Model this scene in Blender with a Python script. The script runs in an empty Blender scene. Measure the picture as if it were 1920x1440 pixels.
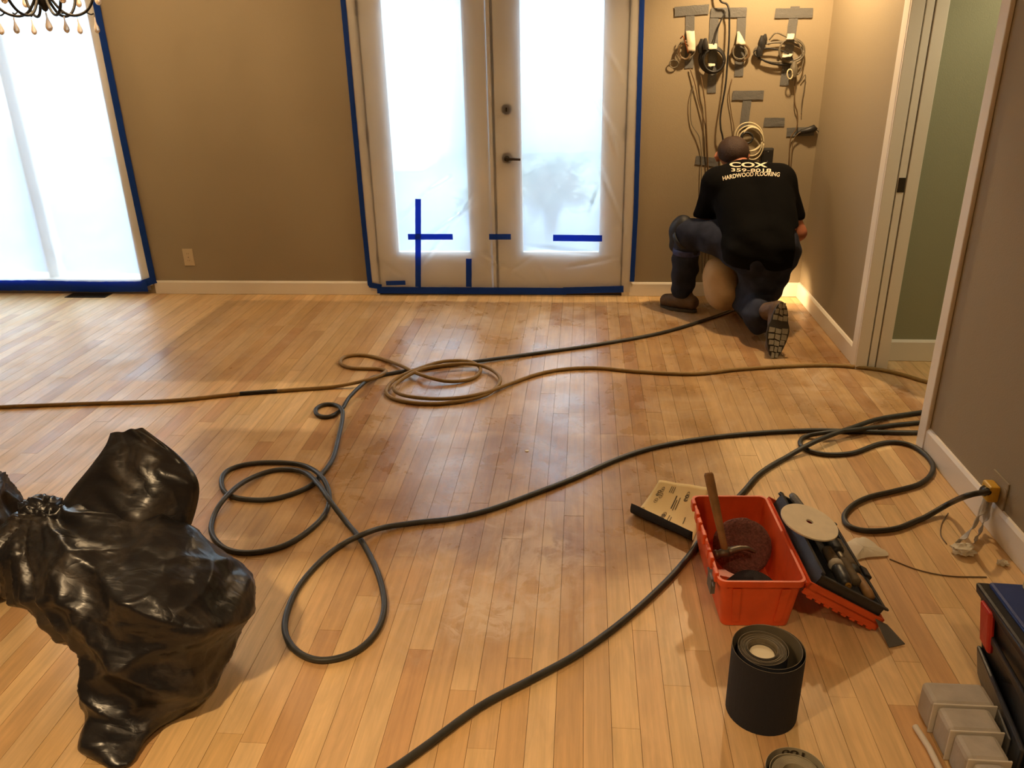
import bpy, bmesh, math, random
import numpy as np
from mathutils import Vector, Matrix, noise
from mathutils.bvhtree import BVHTree

sc = bpy.context.scene
col = sc.collection
random.seed(7)

# ------------------------------------------------------------------ camera
F, PITCH, YAW, ROLL, CAMH = 1521.46, .39998144, .09123368, -.02166069, 1.6
cp, sp, cy_, sy_, cr, sr = math.cos(PITCH), math.sin(PITCH), math.cos(YAW), math.sin(YAW), math.cos(ROLL), math.sin(ROLL)
FW = Vector((-sy_*cp, cy_*cp, -sp)); RT = Vector((cy_, sy_, 0)); UP = RT.cross(FW)
R2 = cr*RT + sr*UP; U2 = -sr*RT + cr*UP
EYE = Vector((0, 0, CAMH))
cam = bpy.data.cameras.new('camera'); cam.sensor_fit = 'HORIZONTAL'; cam.sensor_width = 36
cam.lens = F/1920*36; cam.clip_start = .05
camo = bpy.data.objects.new('camera', cam); col.objects.link(camo)
M = Matrix((R2, U2, -FW)).transposed().to_4x4(); M.translation = EYE
camo.matrix_world = M
sc.camera = camo

# ------------------------------------------------------------------ view, sky, daylight portals
vs = sc.view_settings
vs.view_transform = 'Standard'; vs.look = 'None'; vs.gamma = 1; vs.exposure = 0.3; vs.use_curve_mapping = False
world = bpy.data.worlds.new('overcast_sky'); sc.world = world; world.use_nodes = True
wn = world.node_tree.nodes; wl = world.node_tree.links
wn['Background'].inputs[0].default_value = (.72, .87, 1.0, 1)
wn['Background'].inputs[1].default_value = 5.2
def portal(name, x0, x1, z0, z1, y):
    l = bpy.data.lights.new(name, 'AREA'); l.shape = 'RECTANGLE'; l.size = x1-x0; l.size_y = z1-z0
    l.cycles.is_portal = True
    o = bpy.data.objects.new(name, l); col.objects.link(o)
    o.location = ((x0+x1)/2, y, (z0+z1)/2); o.rotation_euler = (-math.pi/2, 0, 0)
portal('sky_portal_window', -4.9, -3.05, .1, 2.05, 5.47)
portal('sky_portal_doors', -1.3, .2, .25, 1.9, 5.47)
WARM = (1.0, .69, .37)
def spot(name, loc, energy, size=2.4, blend=.6, colr=WARM, rad=.05, target=None):
    l = bpy.data.lights.new(name, 'SPOT'); l.energy = energy; l.color = colr; l.spot_size = size; l.spot_blend = blend
    l.shadow_soft_size = rad
    o = bpy.data.objects.new(name, l); col.objects.link(o); o.location = loc
    if target: o.rotation_euler = (Vector(target)-Vector(loc)).to_track_quat('-Z', 'Y').to_euler()
    return o
spot('alcove_can_light_offscreen', (1.05, 4.72, 2.40), 115)
spot('room_can_light_a_offscreen', (-1.3, .25, 2.40), 140, size=1.9, rad=.08)
spot('room_can_light_b_offscreen', (.45, .25, 2.40), 45, size=1.9, rad=.08)
spot('hall_can_light_offscreen', (2.3, 3.6, 2.40), 50, colr=(1, .84, .56))

# ------------------------------------------------------------------ pixel -> place helpers (1920 x 1440 frame)
def ray(u, v): return FW*F + R2*(u-960) - U2*(v-720)
def onz(u, v, z=0.): d = ray(u, v); return EYE + d*((z-CAMH)/d.z)
def ony(u, v, y=5.325): d = ray(u, v); return EYE + d*(y/d.y)
def onx(u, v, x=1.43): d = ray(u, v); return EYE + d*(x/d.x)
def proj(p):
    d = Vector(p)-EYE; w = d.dot(FW)
    return 960+F*d.dot(R2)/w, 720-F*d.dot(U2)/w, w

# ------------------------------------------------------------------ object helpers
def tag(o, label=None, cat=None, group=None, kind=None):
    if label: o['label'] = label
    if cat: o['category'] = cat
    if group: o['group'] = group
    if kind: o['kind'] = kind
    return o
def empty(name, loc=(0, 0, 0), label=None, cat=None, group=None, kind=None):
    o = bpy.data.objects.new(name, None); col.objects.link(o); o.location = loc; o.empty_display_size = .05
    return tag(o, label, cat, group, kind)
def wmat(o):
    m = Matrix.Translation(o.location)
    return m if o.parent is None else wmat(o.parent) @ o.matrix_parent_inverse @ m
def link(name, me, mat=None, parent=None, smooth=False, **k):
    o = bpy.data.objects.new(name, me); col.objects.link(o)
    if mat is not None and not me.materials: me.materials.append(mat)
    if smooth: me.polygons.foreach_set('use_smooth', [True]*len(me.polygons))
    if parent is not None:
        o.parent = parent
        o.matrix_parent_inverse = wmat(parent).inverted()
    return tag(o, **k)
class MB:
    def __init__(s): s.v = []; s.f = []; s.m = []
    def add(s, vs, fs, mi=0):
        b = len(s.v); s.v += [tuple(p) for p in vs]; s.f += [tuple(i+b for i in f) for f in fs]; s.m += [mi]*len(fs); return s
    def box(s, a, b, mi=0, mat=None):
        (x0, y0, z0), (x1, y1, z1) = a, b
        v = [Vector(p) for p in ((x0,y0,z0),(x1,y0,z0),(x1,y1,z0),(x0,y1,z0),(x0,y0,z1),(x1,y0,z1),(x1,y1,z1),(x0,y1,z1))]
        if mat is not None: v = [mat @ p for p in v]
        return s.add(v, [(0,3,2,1),(4,5,6,7),(0,1,5,4),(1,2,6,5),(2,3,7,6),(3,0,4,7)], mi)
    def tube(s, pts, r, n=8, cap=True, mi=0):
        pts = [Vector(p) for p in pts]; N = len(pts)
        R = r if isinstance(r, (list, tuple)) else [r]*N
        t = (pts[1]-pts[0]).normalized(); a = t.orthogonal().normalized(); vs = []; fs = []
        for i in range(N):
            tn = (pts[min(i+1, N-1)]-pts[max(i-1, 0)])
            tn = tn.normalized() if tn.length > 1e-9 else t
            a = (a - tn*a.dot(tn)); a = a.normalized() if a.length > 1e-6 else tn.orthogonal().normalized()
            b = tn.cross(a); t = tn
            for k in range(n):
                an = 2*math.pi*k/n; vs.append(pts[i]+(a*math.cos(an)+b*math.sin(an))*R[i])
        for i in range(N-1):
            for k in range(n): fs.append((i*n+k, i*n+(k+1) % n, (i+1)*n+(k+1) % n, (i+1)*n+k))
        if cap: fs += [tuple(range(n))[::-1], tuple((N-1)*n+k for k in range(n))]
        return s.add(vs, fs, mi)
    def lathe(s, prof, c=(0, 0, 0), n=24, mat=None, mi=0, closed=False):
        vs = []; fs = []; K = len(prof)
        for r, z in prof:
            for k in range(n):
                an = 2*math.pi*k/n; p = Vector((r*math.cos(an), r*math.sin(an), z))
                if mat is not None: p = mat @ p
                vs.append(p+Vector(c))
        for i in range(K-1 if not closed else K):
            j = (i+1) % K
            for k in range(n): fs.append((i*n+k, i*n+(k+1) % n, j*n+(k+1) % n, j*n+k))
        if not closed:
            if prof[0][0] > 1e-6: fs.append(tuple(range(n))[::-1])
            if prof[-1][0] > 1e-6: fs.append(tuple((K-1)*n+k for k in range(n)))
        return s.add(vs, fs, mi)
    def prism(s, poly, ext, mi=0):
        ext = Vector(ext); n = len(poly); v = [Vector(p) for p in poly]; v += [p+ext for p in v]
        f = [tuple(range(n))[::-1], tuple(range(n, 2*n))] + [(i, (i+1) % n, n+(i+1) % n, n+i) for i in range(n)]
        return s.add(v, f, mi)
    def sheet(s, fn, nu, nv, th=None, mi=0):
        """fn(a,b)->point for a,b in 0..1; th adds a solid thickness along the local normal"""
        g = [[Vector(fn(i/nu, j/nv)) for j in range(nv+1)] for i in range(nu+1)]
        idx = lambda i, j: i*(nv+1)+j
        vs = [p for r in g for p in r]
        fs = [(idx(i, j), idx(i+1, j), idx(i+1, j+1), idx(i, j+1)) for i in range(nu) for j in range(nv)]
        if th:
            nn = []
            for i in range(nu+1):
                for j in range(nv+1):
                    du = g[min(i+1, nu)][j]-g[max(i-1, 0)][j]; dv = g[i][min(j+1, nv)]-g[i][max(j-1, 0)]
                    nn.append(du.cross(dv).normalized())
            k = len(vs); vs2 = [p-n*th for p, n in zip(vs, nn)]
            fs += [tuple(i+k for i in f[::-1]) for f in fs]
            rim = [idx(i, 0) for i in range(nu+1)]+[idx(nu, j) for j in range(1, nv+1)]+[idx(i, nv) for i in range(nu-1, -1, -1)]+[idx(0, j) for j in range(nv-1, 0, -1)]
            fs += [(rim[(q+1) % len(rim)], rim[q], rim[q]+k, rim[(q+1) % len(rim)]+k) for q in range(len(rim))]
            vs = vs+vs2
        return s.add(vs, fs, mi)
    def build(s, name, mat=None, parent=None, smooth=False, bevel=0, auto=None, **k):
        me = bpy.data.meshes.new(name); me.from_pydata(s.v, [], s.f)
        mats = mat if isinstance(mat, (list, tuple)) else [mat]
        for m in mats: me.materials.append(m)
        if len(mats) > 1: me.polygons.foreach_set('material_index', s.m)
        bm = bmesh.new(); bm.from_mesh(me); bmesh.ops.recalc_face_normals(bm, faces=bm.faces)
        if bevel: bmesh.ops.bevel(bm, geom=bm.edges[:], offset=bevel, segments=2, affect='EDGES', profile=.5, clamp_overlap=True)
        bm.to_mesh(me); bm.free(); me.update()
        o = link(name, me, None, parent, smooth, **k)
        if smooth and auto:
            me.set_sharp_from_angle(angle=auto)
        return o
def spline(pts, per=8, closed=False):
    P = [Vector(p) for p in pts]; n = len(P); out = []
    for i in range(n if closed else n-1):
        p0 = P[(i-1) % n] if closed or i > 0 else P[0]*2-P[1]
        p1, p2 = P[i], P[(i+1) % n]
        p3 = P[(i+2) % n] if closed or i+2 < n else P[-1]*2-P[-2]
        for k in range(per):
            t = k/per
            out.append(.5*((2*p1)+(p2-p0)*t+(2*p0-5*p1+4*p2-p3)*t*t+(3*p1-p0-3*p2+p3)*t**3))
    if not closed: out.append(P[-1])
    return out
def nz(x, y=0., z=0.): return noise.noise(Vector((x, y, z)))

# ---- smooth-union distance field -> mesh (surface nets)
def snet(prims, h, k=.03, pad=.05, extra=None):
    """prims: (a, b, ra, rb[, scale3]) tapered capsules; returns verts, faces"""
    A = np.array([p[0] for p in prims]+[p[1] for p in prims], float); RR = max(max(p[2], p[3]) for p in prims)
    lo = A.min(0)-RR-pad; hi = A.max(0)+RR+pad
    ax = [np.arange(lo[i], hi[i]+h, h) for i in range(3)]
    V = np.full([len(a) for a in ax], .2)
    for p in prims:
        a, b, ra, rb = np.array(p[0], float), np.array(p[1], float), p[2], p[3]
        S = np.array(p[4], float) if len(p) > 4 else np.ones(3)
        m = max(ra, rb)*max(1, S.max())+k*1.5+2*h
        sl = []
        for i in range(3):
            i0 = np.searchsorted(ax[i], min(a[i], b[i])-m); i1 = np.searchsorted(ax[i], max(a[i], b[i])+m)
            sl.append(slice(max(i0, 0), i1))
        g = np.stack(np.meshgrid(ax[0][sl[0]], ax[1][sl[1]], ax[2][sl[2]], indexing='ij'), -1)
        ab = (b-a)/S; q = (g-a)/S; L = (ab*ab).sum()
        t = np.clip((q@ab)/L, 0, 1) if L > 1e-12 else np.zeros(q.shape[:3])
        d = (np.sqrt(((q-t[..., None]*ab)**2).sum(-1))-(ra+(rb-ra)*t))*S.min()
        o = V[tuple(sl)]; hh = np.clip(k-np.abs(o-d), 0, None)/k
        V[tuple(sl)] = np.minimum(o, d)-hh*hh*k*.25
    if extra is not None:
        V = extra(V, *np.meshgrid(*ax, indexing='ij'))
    S = V < 0; n = np.array(V.shape)-1
    acc = np.zeros(tuple(n)+(3,)); cnt = np.zeros(tuple(n))
    cs = [(i, j, l) for i in (0, 1) for j in (0, 1) for l in (0, 1)]
    sub = lambda X, c: X[c[0]:c[0]+n[0], c[1]:c[1]+n[1], c[2]:c[2]+n[2]]
    for c in cs:
        for d in range(3):
            if c[d]: continue
            e = list(c); e[d] = 1; va, vb = sub(V, c), sub(V, e); x = sub(S, c) != sub(S, e)
            t = np.where(x, va/np.where(x, va-vb, 1), 0)
            for i in range(3): acc[..., i] += np.where(x, c[i]+(t if i == d else 0), 0)
            cnt += x
    act = cnt > 0; idx = np.full(tuple(n), -1); idx[act] = np.arange(act.sum())
    cell = np.argwhere(act); pts = lo+(cell+acc[act]/cnt[act][:, None])*h
    fs = []
    for d in range(3):
        e1, e2 = (d+1) % 3, (d+2) % 3
        s0 = [slice(1, n[i]) for i in range(3)]; s1 = list(s0); s0[d] = slice(0, n[d]); s1[d] = slice(1, n[d]+1)
        a, b = S[tuple(s0)], S[tuple(s1)]
        for flip, mask in ((False, a & ~b), (True, ~a & b)):
            w = np.argwhere(mask)
            if not len(w): continue
            for i in range(3):
                if i != d: w[:, i] += 1
            def at(o1, o2):
                q = w.copy(); q[:, e1] -= o1; q[:, e2] -= o2
                return idx[q[:, 0], q[:, 1], q[:, 2]]
            qd = np.stack([at(1, 1), at(0, 1), at(0, 0), at(1, 0)], 1)
            fs.append(qd[:, ::-1] if flip else qd)
    return pts, np.concatenate(fs)
def nmesh(name, pts, faces, mat, parent=None, smooth=True, **k):
    me = bpy.data.meshes.new(name); me.from_pydata([tuple(p) for p in pts], [], [tuple(int(i) for i in f) for f in faces])
    me.materials.append(mat); me.update()
    return link(name, me, None, parent, smooth, **k)
def relax(pts, faces, it=2, w=.5):
    e = np.concatenate([faces[:, [0, 1]], faces[:, [1, 2]], faces[:, [2, 3]], faces[:, [3, 0]]])
    for _ in range(it):
        s = np.zeros_like(pts); c = np.zeros(len(pts))
        np.add.at(s, e[:, 0], pts[e[:, 1]]); np.add.at(c, e[:, 0], 1); np.add.at(s, e[:, 1], pts[e[:, 0]]); np.add.at(c, e[:, 1], 1)
        pts = pts*(1-w)+w*s/c[:, None]
    return pts

# ------------------------------------------------------------------ materials
def srgb(r, g, b): return tuple(((c/255)/12.92 if c/255 <= .04045 else ((c/255+.055)/1.055)**2.4) for c in (r, g, b))
def mat(name, c, rough=.6, metal=0., spec=.5, bump=0., bscale=40., var=0., vscale=6., trans=0., coat=0., sub=None, emit=None):
    m = bpy.data.materials.new(name); m.use_nodes = True; nt = m.node_tree; b = nt.nodes['Principled BSDF']
    c = tuple(c[:3]); b.inputs['Base Color'].default_value = (*c, 1); b.inputs['Roughness'].default_value = rough
    b.inputs['Metallic'].default_value = metal; b.inputs['Specular IOR Level'].default_value = spec
    if coat: b.inputs['Coat Weight'].default_value = coat
    if emit: b.inputs['Emission Color'].default_value = (*emit[0], 1); b.inputs['Emission Strength'].default_value = emit[1]
    tc = nt.nodes.new('ShaderNodeNewGeometry')
    if var:
        n = nt.nodes.new('ShaderNodeTexNoise'); n.inputs['Scale'].default_value = vscale; n.inputs['Detail'].default_value = 6
        nt.links.new(tc.outputs['Position'], n.inputs['Vector'])
        r = nt.nodes.new('ShaderNodeMapRange'); r.inputs[1].default_value = .3; r.inputs[2].default_value = .7
        r.inputs[3].default_value = 1-var; r.inputs[4].default_value = 1+var
        nt.links.new(n.outputs[0], r.inputs[0])
        x = nt.nodes.new('ShaderNodeMix'); x.data_type = 'RGBA'; x.blend_type = 'MULTIPLY'; x.inputs[0].default_value = 1
        x.inputs[6].default_value = (*c, 1); nt.links.new(r.outputs[0], x.inputs[7]); nt.links.new(x.outputs[2], b.inputs['Base Color'])
    if bump:
        n = nt.nodes.new('ShaderNodeTexNoise'); n.inputs['Scale'].default_value = bscale; n.inputs['Detail'].default_value = 5
        nt.links.new(tc.outputs['Position'], n.inputs['Vector'])
        bp = nt.nodes.new('ShaderNodeBump'); bp.inputs['Strength'].default_value = bump; bp.inputs['Distance'].default_value = .01
        nt.links.new(n.outputs[0], bp.inputs['Height']); nt.links.new(bp.outputs[0], b.inputs['Normal'])
    if trans:
        t = nt.nodes.new('ShaderNodeBsdfTranslucent'); t.inputs[0].default_value = (*c, 1)
        mx = nt.nodes.new('ShaderNodeMixShader'); mx.inputs[0].default_value = trans
        nt.links.new(b.outputs[0], mx.inputs[1]); nt.links.new(t.outputs[0], mx.inputs[2])
        nt.links.new(mx.outputs[0], nt.nodes['Material Output'].inputs[0])
    return m
M_ = {}
M_['wall'] = mat('wall_paint', srgb(154, 139, 112), .75, bump=.12, bscale=220)
M_['hallwall'] = mat('hall_paint', srgb(150, 150, 122), .75, bump=.1, bscale=220)
M_['ceil'] = mat('ceiling_paint', srgb(225, 220, 208), .9)
M_['white'] = mat('white_trim_paint', srgb(234, 226, 211), .38)
M_['whitedoor'] = mat('white_door_paint', srgb(236, 229, 215), .4)
M_['seal'] = mat('dark_rubber_seal', srgb(52, 47, 42), .7)
M_['bronze'] = mat('dark_bronze', srgb(62, 52, 42), .4, metal=.6)
M_['blue'] = mat('blue_painter_tape', srgb(34, 92, 196), .6, trans=.66, bump=.3, bscale=90)
M_['duct'] = mat('grey_duct_tape', srgb(100, 99, 96), .5, bump=.25, bscale=140, var=.06)
M_['brass'] = mat('brown_metal', srgb(96, 68, 42), .45, metal=.6)
M_['blackcord'] = mat('black_rubber_cord', srgb(50, 49, 43), .5, var=.3, vscale=26)
M_['tancord'] = mat('tan_braided_cord', srgb(138, 108, 52), .6, var=.16, vscale=40, bump=.3, bscale=300)
M_['blacktape'] = mat('black_electrical_tape', srgb(26, 25, 24), .4)
M_['plate'] = mat('ivory_plate', srgb(196, 178, 146), .4)

def thin_glass(name, tint):
    m = bpy.data.materials.new(name); m.use_nodes = True; nt = m.node_tree; nt.nodes.remove(nt.nodes['Principled BSDF'])
    t = nt.nodes.new('ShaderNodeBsdfTransparent'); t.inputs[0].default_value = tint
    g = nt.nodes.new('ShaderNodeBsdfGlossy'); g.inputs['Roughness'].default_value = .02
    x = nt.nodes.new('ShaderNodeMixShader'); x.inputs[0].default_value = .06
    nt.links.new(t.outputs[0], x.inputs[1]); nt.links.new(g.outputs[0], x.inputs[2]); nt.links.new(x.outputs[0], nt.nodes['Material Output'].inputs[0])
    return m
M_['glass'] = thin_glass('window_glass', (.96, .98, .98, 1))
def film(name, clear, hazy, gloss):
    """thin milky polyethylene: part clear, part light-scattering, part glossy"""
    m = bpy.data.materials.new(name); m.use_nodes = True; nt = m.node_tree; nt.nodes.remove(nt.nodes['Principled BSDF'])
    N = nt.nodes.new; L = nt.links.new
    t = N('ShaderNodeBsdfTransparent'); t.inputs[0].default_value = (.97, .98, 1, 1)
    s = N('ShaderNodeBsdfTranslucent'); s.inputs[0].default_value = (.93, .96, 1, 1)
    d = N('ShaderNodeBsdfDiffuse'); d.inputs[0].default_value = (.9, .9, .9, 1)
    g = N('ShaderNodeBsdfGlossy'); g.inputs['Roughness'].default_value = .12
    a = N('ShaderNodeMixShader'); a.inputs[0].default_value = .15; L(s.outputs[0], a.inputs[1]); L(d.outputs[0], a.inputs[2])
    b = N('ShaderNodeMixShader'); b.inputs[0].default_value = hazy; L(t.outputs[0], b.inputs[1]); L(a.outputs[0], b.inputs[2])
    rf = N('ShaderNodeBsdfRefraction'); rf.inputs['Roughness'].default_value = .32; rf.inputs['IOR'].default_value = 1.2; rf.inputs[0].default_value = (.97, .98, 1, 1)
    tt = N('ShaderNodeMixShader'); tt.inputs[0].default_value = 1-clear; L(t.outputs[0], tt.inputs[1]); L(rf.outputs[0], tt.inputs[2]); L(tt.outputs[0], b.inputs[1])
    c = N('ShaderNodeMixShader'); c.inputs[0].default_value = gloss; L(b.outputs[0], c.inputs[1]); L(g.outputs[0], c.inputs[2])
    L(c.outputs[0], nt.nodes['Material Output'].inputs[0])
    return m
M_['film'] = film('plastic_film', .3, .36, .11)
M_['filmwin'] = film('plastic_film_dense', .35, .42, .06)

# ---- floor boards: grain, worn finish, dust and painted hall light in floor coordinates
def floor_mat(name, attr):
    m = bpy.data.materials.new(name); m.use_nodes = True; nt = m.node_tree; b = nt.nodes['Principled BSDF']; N = nt.nodes.new; L = nt.links.new
    geo = N('ShaderNodeNewGeometry'); sep = N('ShaderNodeSeparateXYZ'); L(geo.outputs['Position'], sep.inputs[0])
    if attr:
        ti = N('ShaderNodeAttribute'); ti.attribute_name = 'tone'; tint = ti.outputs['Color']
    else:
        ti = N('ShaderNodeObjectInfo'); tint = ti.outputs['Color']
    def math_(op, a, b=None, clamp=False):
        n = N('ShaderNodeMath'); n.operation = op; n.use_clamp = clamp
        for i, q in enumerate((a, b)):
            if q is None: continue
            if hasattr(q, 'links'): L(q, n.inputs[i])
            else: n.inputs[i].default_value = q
        return n.outputs[0]
    def nse(scale, detail=5, sx=1, sy=1, rough=.6, dist=0.):
        mp = N('ShaderNodeMapping'); mp.inputs['Scale'].default_value = (sx, sy, 1); L(geo.outputs['Position'], mp.inputs[0])
        n = N('ShaderNodeTexNoise'); n.inputs['Scale'].default_value = scale; n.inputs['Detail'].default_value = detail
        n.inputs['Roughness'].default_value = rough; n.inputs['Distortion'].default_value = dist; L(mp.outputs[0], n.inputs[0]); return n.outputs[0]
    def step(v, a, bb, o0=0., o1=1.):
        n = N('ShaderNodeMapRange'); n.interpolation_type = 'SMOOTHSTEP'
        L(v, n.inputs[0]); n.inputs[1].default_value = a; n.inputs[2].default_value = bb; n.inputs[3].default_value = o0; n.inputs[4].default_value = o1
        return n.outputs[0]
    wob = math_('MULTIPLY', math_('SUBTRACT', nse(3.2, 4), .5), .35)
    wobs = math_('MULTIPLY', math_('SUBTRACT', nse(9, 5), .5), .10)
    xw = math_('ADD', sep.outputs[0], wobs); yw = math_('ADD', sep.outputs[1], wobs)
    xW = math_('ADD', sep.outputs[0], wob); yW = math_('ADD', sep.outputs[1], wob)
    def box(X, Y, x0, x1, y0, y1, s, amt):
        a = math_('MULTIPLY', step(X, x0-s, x0+s), step(X, x1-s, x1+s, 1., 0.))
        c = math_('MULTIPLY', step(Y, y0-s, y0+s), step(Y, y1-s, y1+s, 1., 0.))
        return math_('MULTIPLY', math_('MULTIPLY', a, c), amt)
    zones = [(xw, yw, -2.42, -1.05, 3.75, 5.17, .03, .55), (xw, yw, -1.09, 1.6, 3.2, 5.17, .03, .85), (xw, yw, -1.70, -1.05, 2.35, 3.2, .03, .6),
             (xW, yW, -1.15, .62, 2.2, 3.25, .12, .9), (xW, yW, -.75, .05, 1.75, 2.3, .14, .35)]
    dark = None
    for z in zones:
        q = box(*z); dark = q if dark is None else math_('MAXIMUM', dark, q)
    blot = step(nse(2.2, 6), .35, .65, .75, 1.15)
    dark = math_('MULTIPLY', dark, blot, True)
    grain = nse(1, 6, 70, 2.2, .65, .4); figure = nse(1, 4, 16, 3.0, .6, 1.2)
    g1 = step(grain, .3, .7, .90, 1.07); g2 = step(figure, .3, .7, .90, 1.08)
    gg = math_('MULTIPLY', g1, g2)
    def mixc(f, a, bb, mode='MIX'):
        n = N('ShaderNodeMix'); n.data_type = 'RGBA'; n.blend_type = mode
        for s_, q in ((0, f), (6, a), (7, bb)):
            if hasattr(q, 'links'): L(q, n.inputs[s_])
            elif isinstance(q, tuple): n.inputs[s_].default_value = (*q, 1)
            else: n.inputs[s_].default_value = q
        return n.outputs[2]
    base = mixc(1., tint, gg, 'MULTIPLY')
    worn = mixc(1., base, (.47, .385, .325), 'MULTIPLY')
    c = mixc(dark, base, worn)
    # pale sanding dust, plus hall light at the doorway painted as a pale patch
    d1 = box(xW, yW, -.62, .05, 1.85, 2.55, .16, 1.); d2 = box(xW, yW, -.9, .9, 4.6, 5.1, .15, .55); dust_hall_light = math_('MAXIMUM', box(xW, yW, 1.0, 1.7, 3.55, 4.1, .1, .55), box(xW, yw, -.36, -.06, 1.98, 2.2, .07, 1.6))
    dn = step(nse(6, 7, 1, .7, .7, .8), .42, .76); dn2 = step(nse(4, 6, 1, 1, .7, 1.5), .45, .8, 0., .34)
    dust = math_('MAXIMUM', math_('MULTIPLY', math_('MAXIMUM', d1, math_('MAXIMUM', d2, dust_hall_light)), dn), math_('MULTIPLY', dn2, math_('ADD', dark, .15)))
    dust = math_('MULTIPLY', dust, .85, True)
    patch = math_('MULTIPLY', math_('MAXIMUM', box(xW, yW, -.40, -.16, 1.88, 2.10, .06, 1.), box(xW, yW, -.17, -.02, 2.0, 2.42, .06, .9)), step(nse(11, 6, 1, 1, .65, 1.2), .40, .58))
    dust = math_('MAXIMUM', dust, math_('MULTIPLY', patch, .8), True)
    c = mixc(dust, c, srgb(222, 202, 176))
    L(c, b.inputs['Base Color'])
    r0 = step(nse(5, 4), .3, .7, -.06, .06)
    rg = math_('ADD', math_('ADD', math_('MULTIPLY', dark, -.16), .43), math_('ADD', r0, math_('MULTIPLY', dust, .3)), True)
    L(rg, b.inputs['Roughness']); b.inputs['Specular IOR Level'].default_value = .5
    bp = N('ShaderNodeBump'); bp.inputs['Strength'].default_value = .12; bp.inputs['Distance'].default_value = .002; L(grain, bp.inputs['Height']); L(bp.outputs[0], b.inputs['Normal'])
    return m
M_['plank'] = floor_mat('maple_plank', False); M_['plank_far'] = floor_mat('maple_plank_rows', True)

# ================================================================== THE ROOM
YB, XR, CEIL = 5.325, 1.43, 2.44
# ---- floor: sub floor + boards running to the back wall
VX0, VX1, VY0, VY1 = -3.616, -3.331, 5.215, 5.305          # hole for the floor register
M_['subfloor'] = mat('subfloor_wood', srgb(150, 116, 78), .8)
fl = MB()
for a in ((-5.4, VX0, -2.2, YB+.12), (VX1, 3.3, -2.2, YB+.12), (VX0, VX1, -2.2, VY0), (VX0, VX1, VY1, YB+.12)): fl.box((a[0], a[2], -.05), (a[1], a[3], -.014))
fl = fl.build('floor', M_['subfloor'], kind='structure')
PW, PX0 = .0713, .02
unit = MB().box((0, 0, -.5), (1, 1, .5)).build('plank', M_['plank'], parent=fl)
unit_me = unit.data; bpy.data.objects.remove(unit)
rows = []
k0, k1 = math.floor((-5.38-PX0)/PW), math.ceil((3.25-PX0)/PW)
TONES = [srgb(222, 186, 132), srgb(217, 180, 124), srgb(228, 194, 142), srgb(212, 172, 118), srgb(221, 187, 136), srgb(203, 160, 110), srgb(225, 189, 134), srgb(216, 178, 126)]
rr = random.Random(11)
for k in range(k0, k1):
    x0 = PX0+k*PW; yy = -2.2-rr.random()*.9
    ymin, ymax = (-2.2, YB+.02) if x0+PW <= XR+.06 else (3.0, 4.2)
    while yy < ymax:
        L_ = rr.choice((.42, .55, .7, .85, 1.0, 1.15, 1.3))+rr.random()*.1
        a, b = max(yy, ymin), min(yy+L_, ymax); yy += L_
        if VX0-.01 < x0 < VX1-.01 and b > VY0: b = min(b, VY0)
        if b-a < .03: continue
        t = rr.choice(TONES); j = .96+.08*rr.random(); t = tuple(c*j for c in t)
        # projected size in the picture
        ar = 0
        for q in range(5):
            ym = a+(b-a)*(q+.5)/5
            u, v, w = proj((x0+PW/2, ym, 0))
            if w > .2 and -20 < u < 1940 and 0 < v < 1460: ar += PW*(b-a)/5*F*F/w/w*(CAMH/w)
        rows.append((ar, x0, a, b, t))
for k in range(k0, k1):
    x0 = PX0+k*PW
    if VX0-.01 < x0 < VX1-.01: rows.append((0, x0, VY1, YB+.02, TONES[k % 8]))
rows.sort(key=lambda r: -r[0])
GAP = .0011
far = MB(); far_t = []
for i, (ar, x0, a, b, t) in enumerate(rows):
    zt = (rr.random()-.5)*.0005
    if i < 300 and ar > 0:
        o = bpy.data.objects.new('plank', unit_me); col.objects.link(o); o.parent = fl
        o.scale = (PW-GAP, b-a-GAP, .014); o.location = (x0, a, -.007+zt); o.color = (*t, 1)
    else:
        far.box((x0, a, -.014), (x0+PW-GAP, b-GAP, zt)); far_t += [t]*24
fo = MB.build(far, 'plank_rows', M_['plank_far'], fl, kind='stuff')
at = fo.data.color_attributes.new('tone', 'FLOAT_COLOR', 'CORNER')
at.data.foreach_set('color', [c for t in far_t for c in (*t, 1)])

# ---- walls
def wall_y(name, y0, y1, x0, x1, z1, holes, m, **k):
    xs = sorted({x0, x1, *[h for q in holes for h in q[:2]]}); zs = sorted({0, z1, *[h for q in holes for h in q[2:]]})
    b = MB()
    for i in range(len(xs)-1):
        for j in range(len(zs)-1):
            cx, cz = (xs[i]+xs[i+1])/2, (zs[j]+zs[j+1])/2
            if any(h[0] < cx < h[1] and h[2] < cz < h[3] for h in holes): continue
            b.box((xs[i], y0, zs[j]), (xs[i+1], y1, zs[j+1]))
    return b.build(name, m, kind='structure', **k)
WIN = (-4.95, -3.055, .06, 2.08); DOOR = (-1.42, .295, 0.0, 2.06)
wall_y('wall_back', YB, YB+.12, -5.4, XR+.14, CEIL, [WIN, DOOR], M_['wall'])
MB().box((XR, 4.055, 0), (XR+.042, 4.96, 2.06)).box((XR+.09, 4.055, 0), (XR+.12, 4.96, 2.06)).box((XR, 4.96, 0), (XR+.12, YB+.02, 2.06)).box((XR, 4.055, 2.06), (XR+.12, YB+.02, CEIL)).build('wall_alcove', M_['wall'], kind='structure')
b = MB().box((XR, -2.2, 0), (XR+.12, 3.175, CEIL)); b.box((XR, 3.175, 2.06), (XR+.12, 4.055, CEIL))
b.build('wall_right', M_['wall'], kind='structure')
MB().box((-5.4, -2.2, 0), (-5.28, YB+.02, CEIL)).build('wall_left', M_['wall'], kind='structure')
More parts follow.
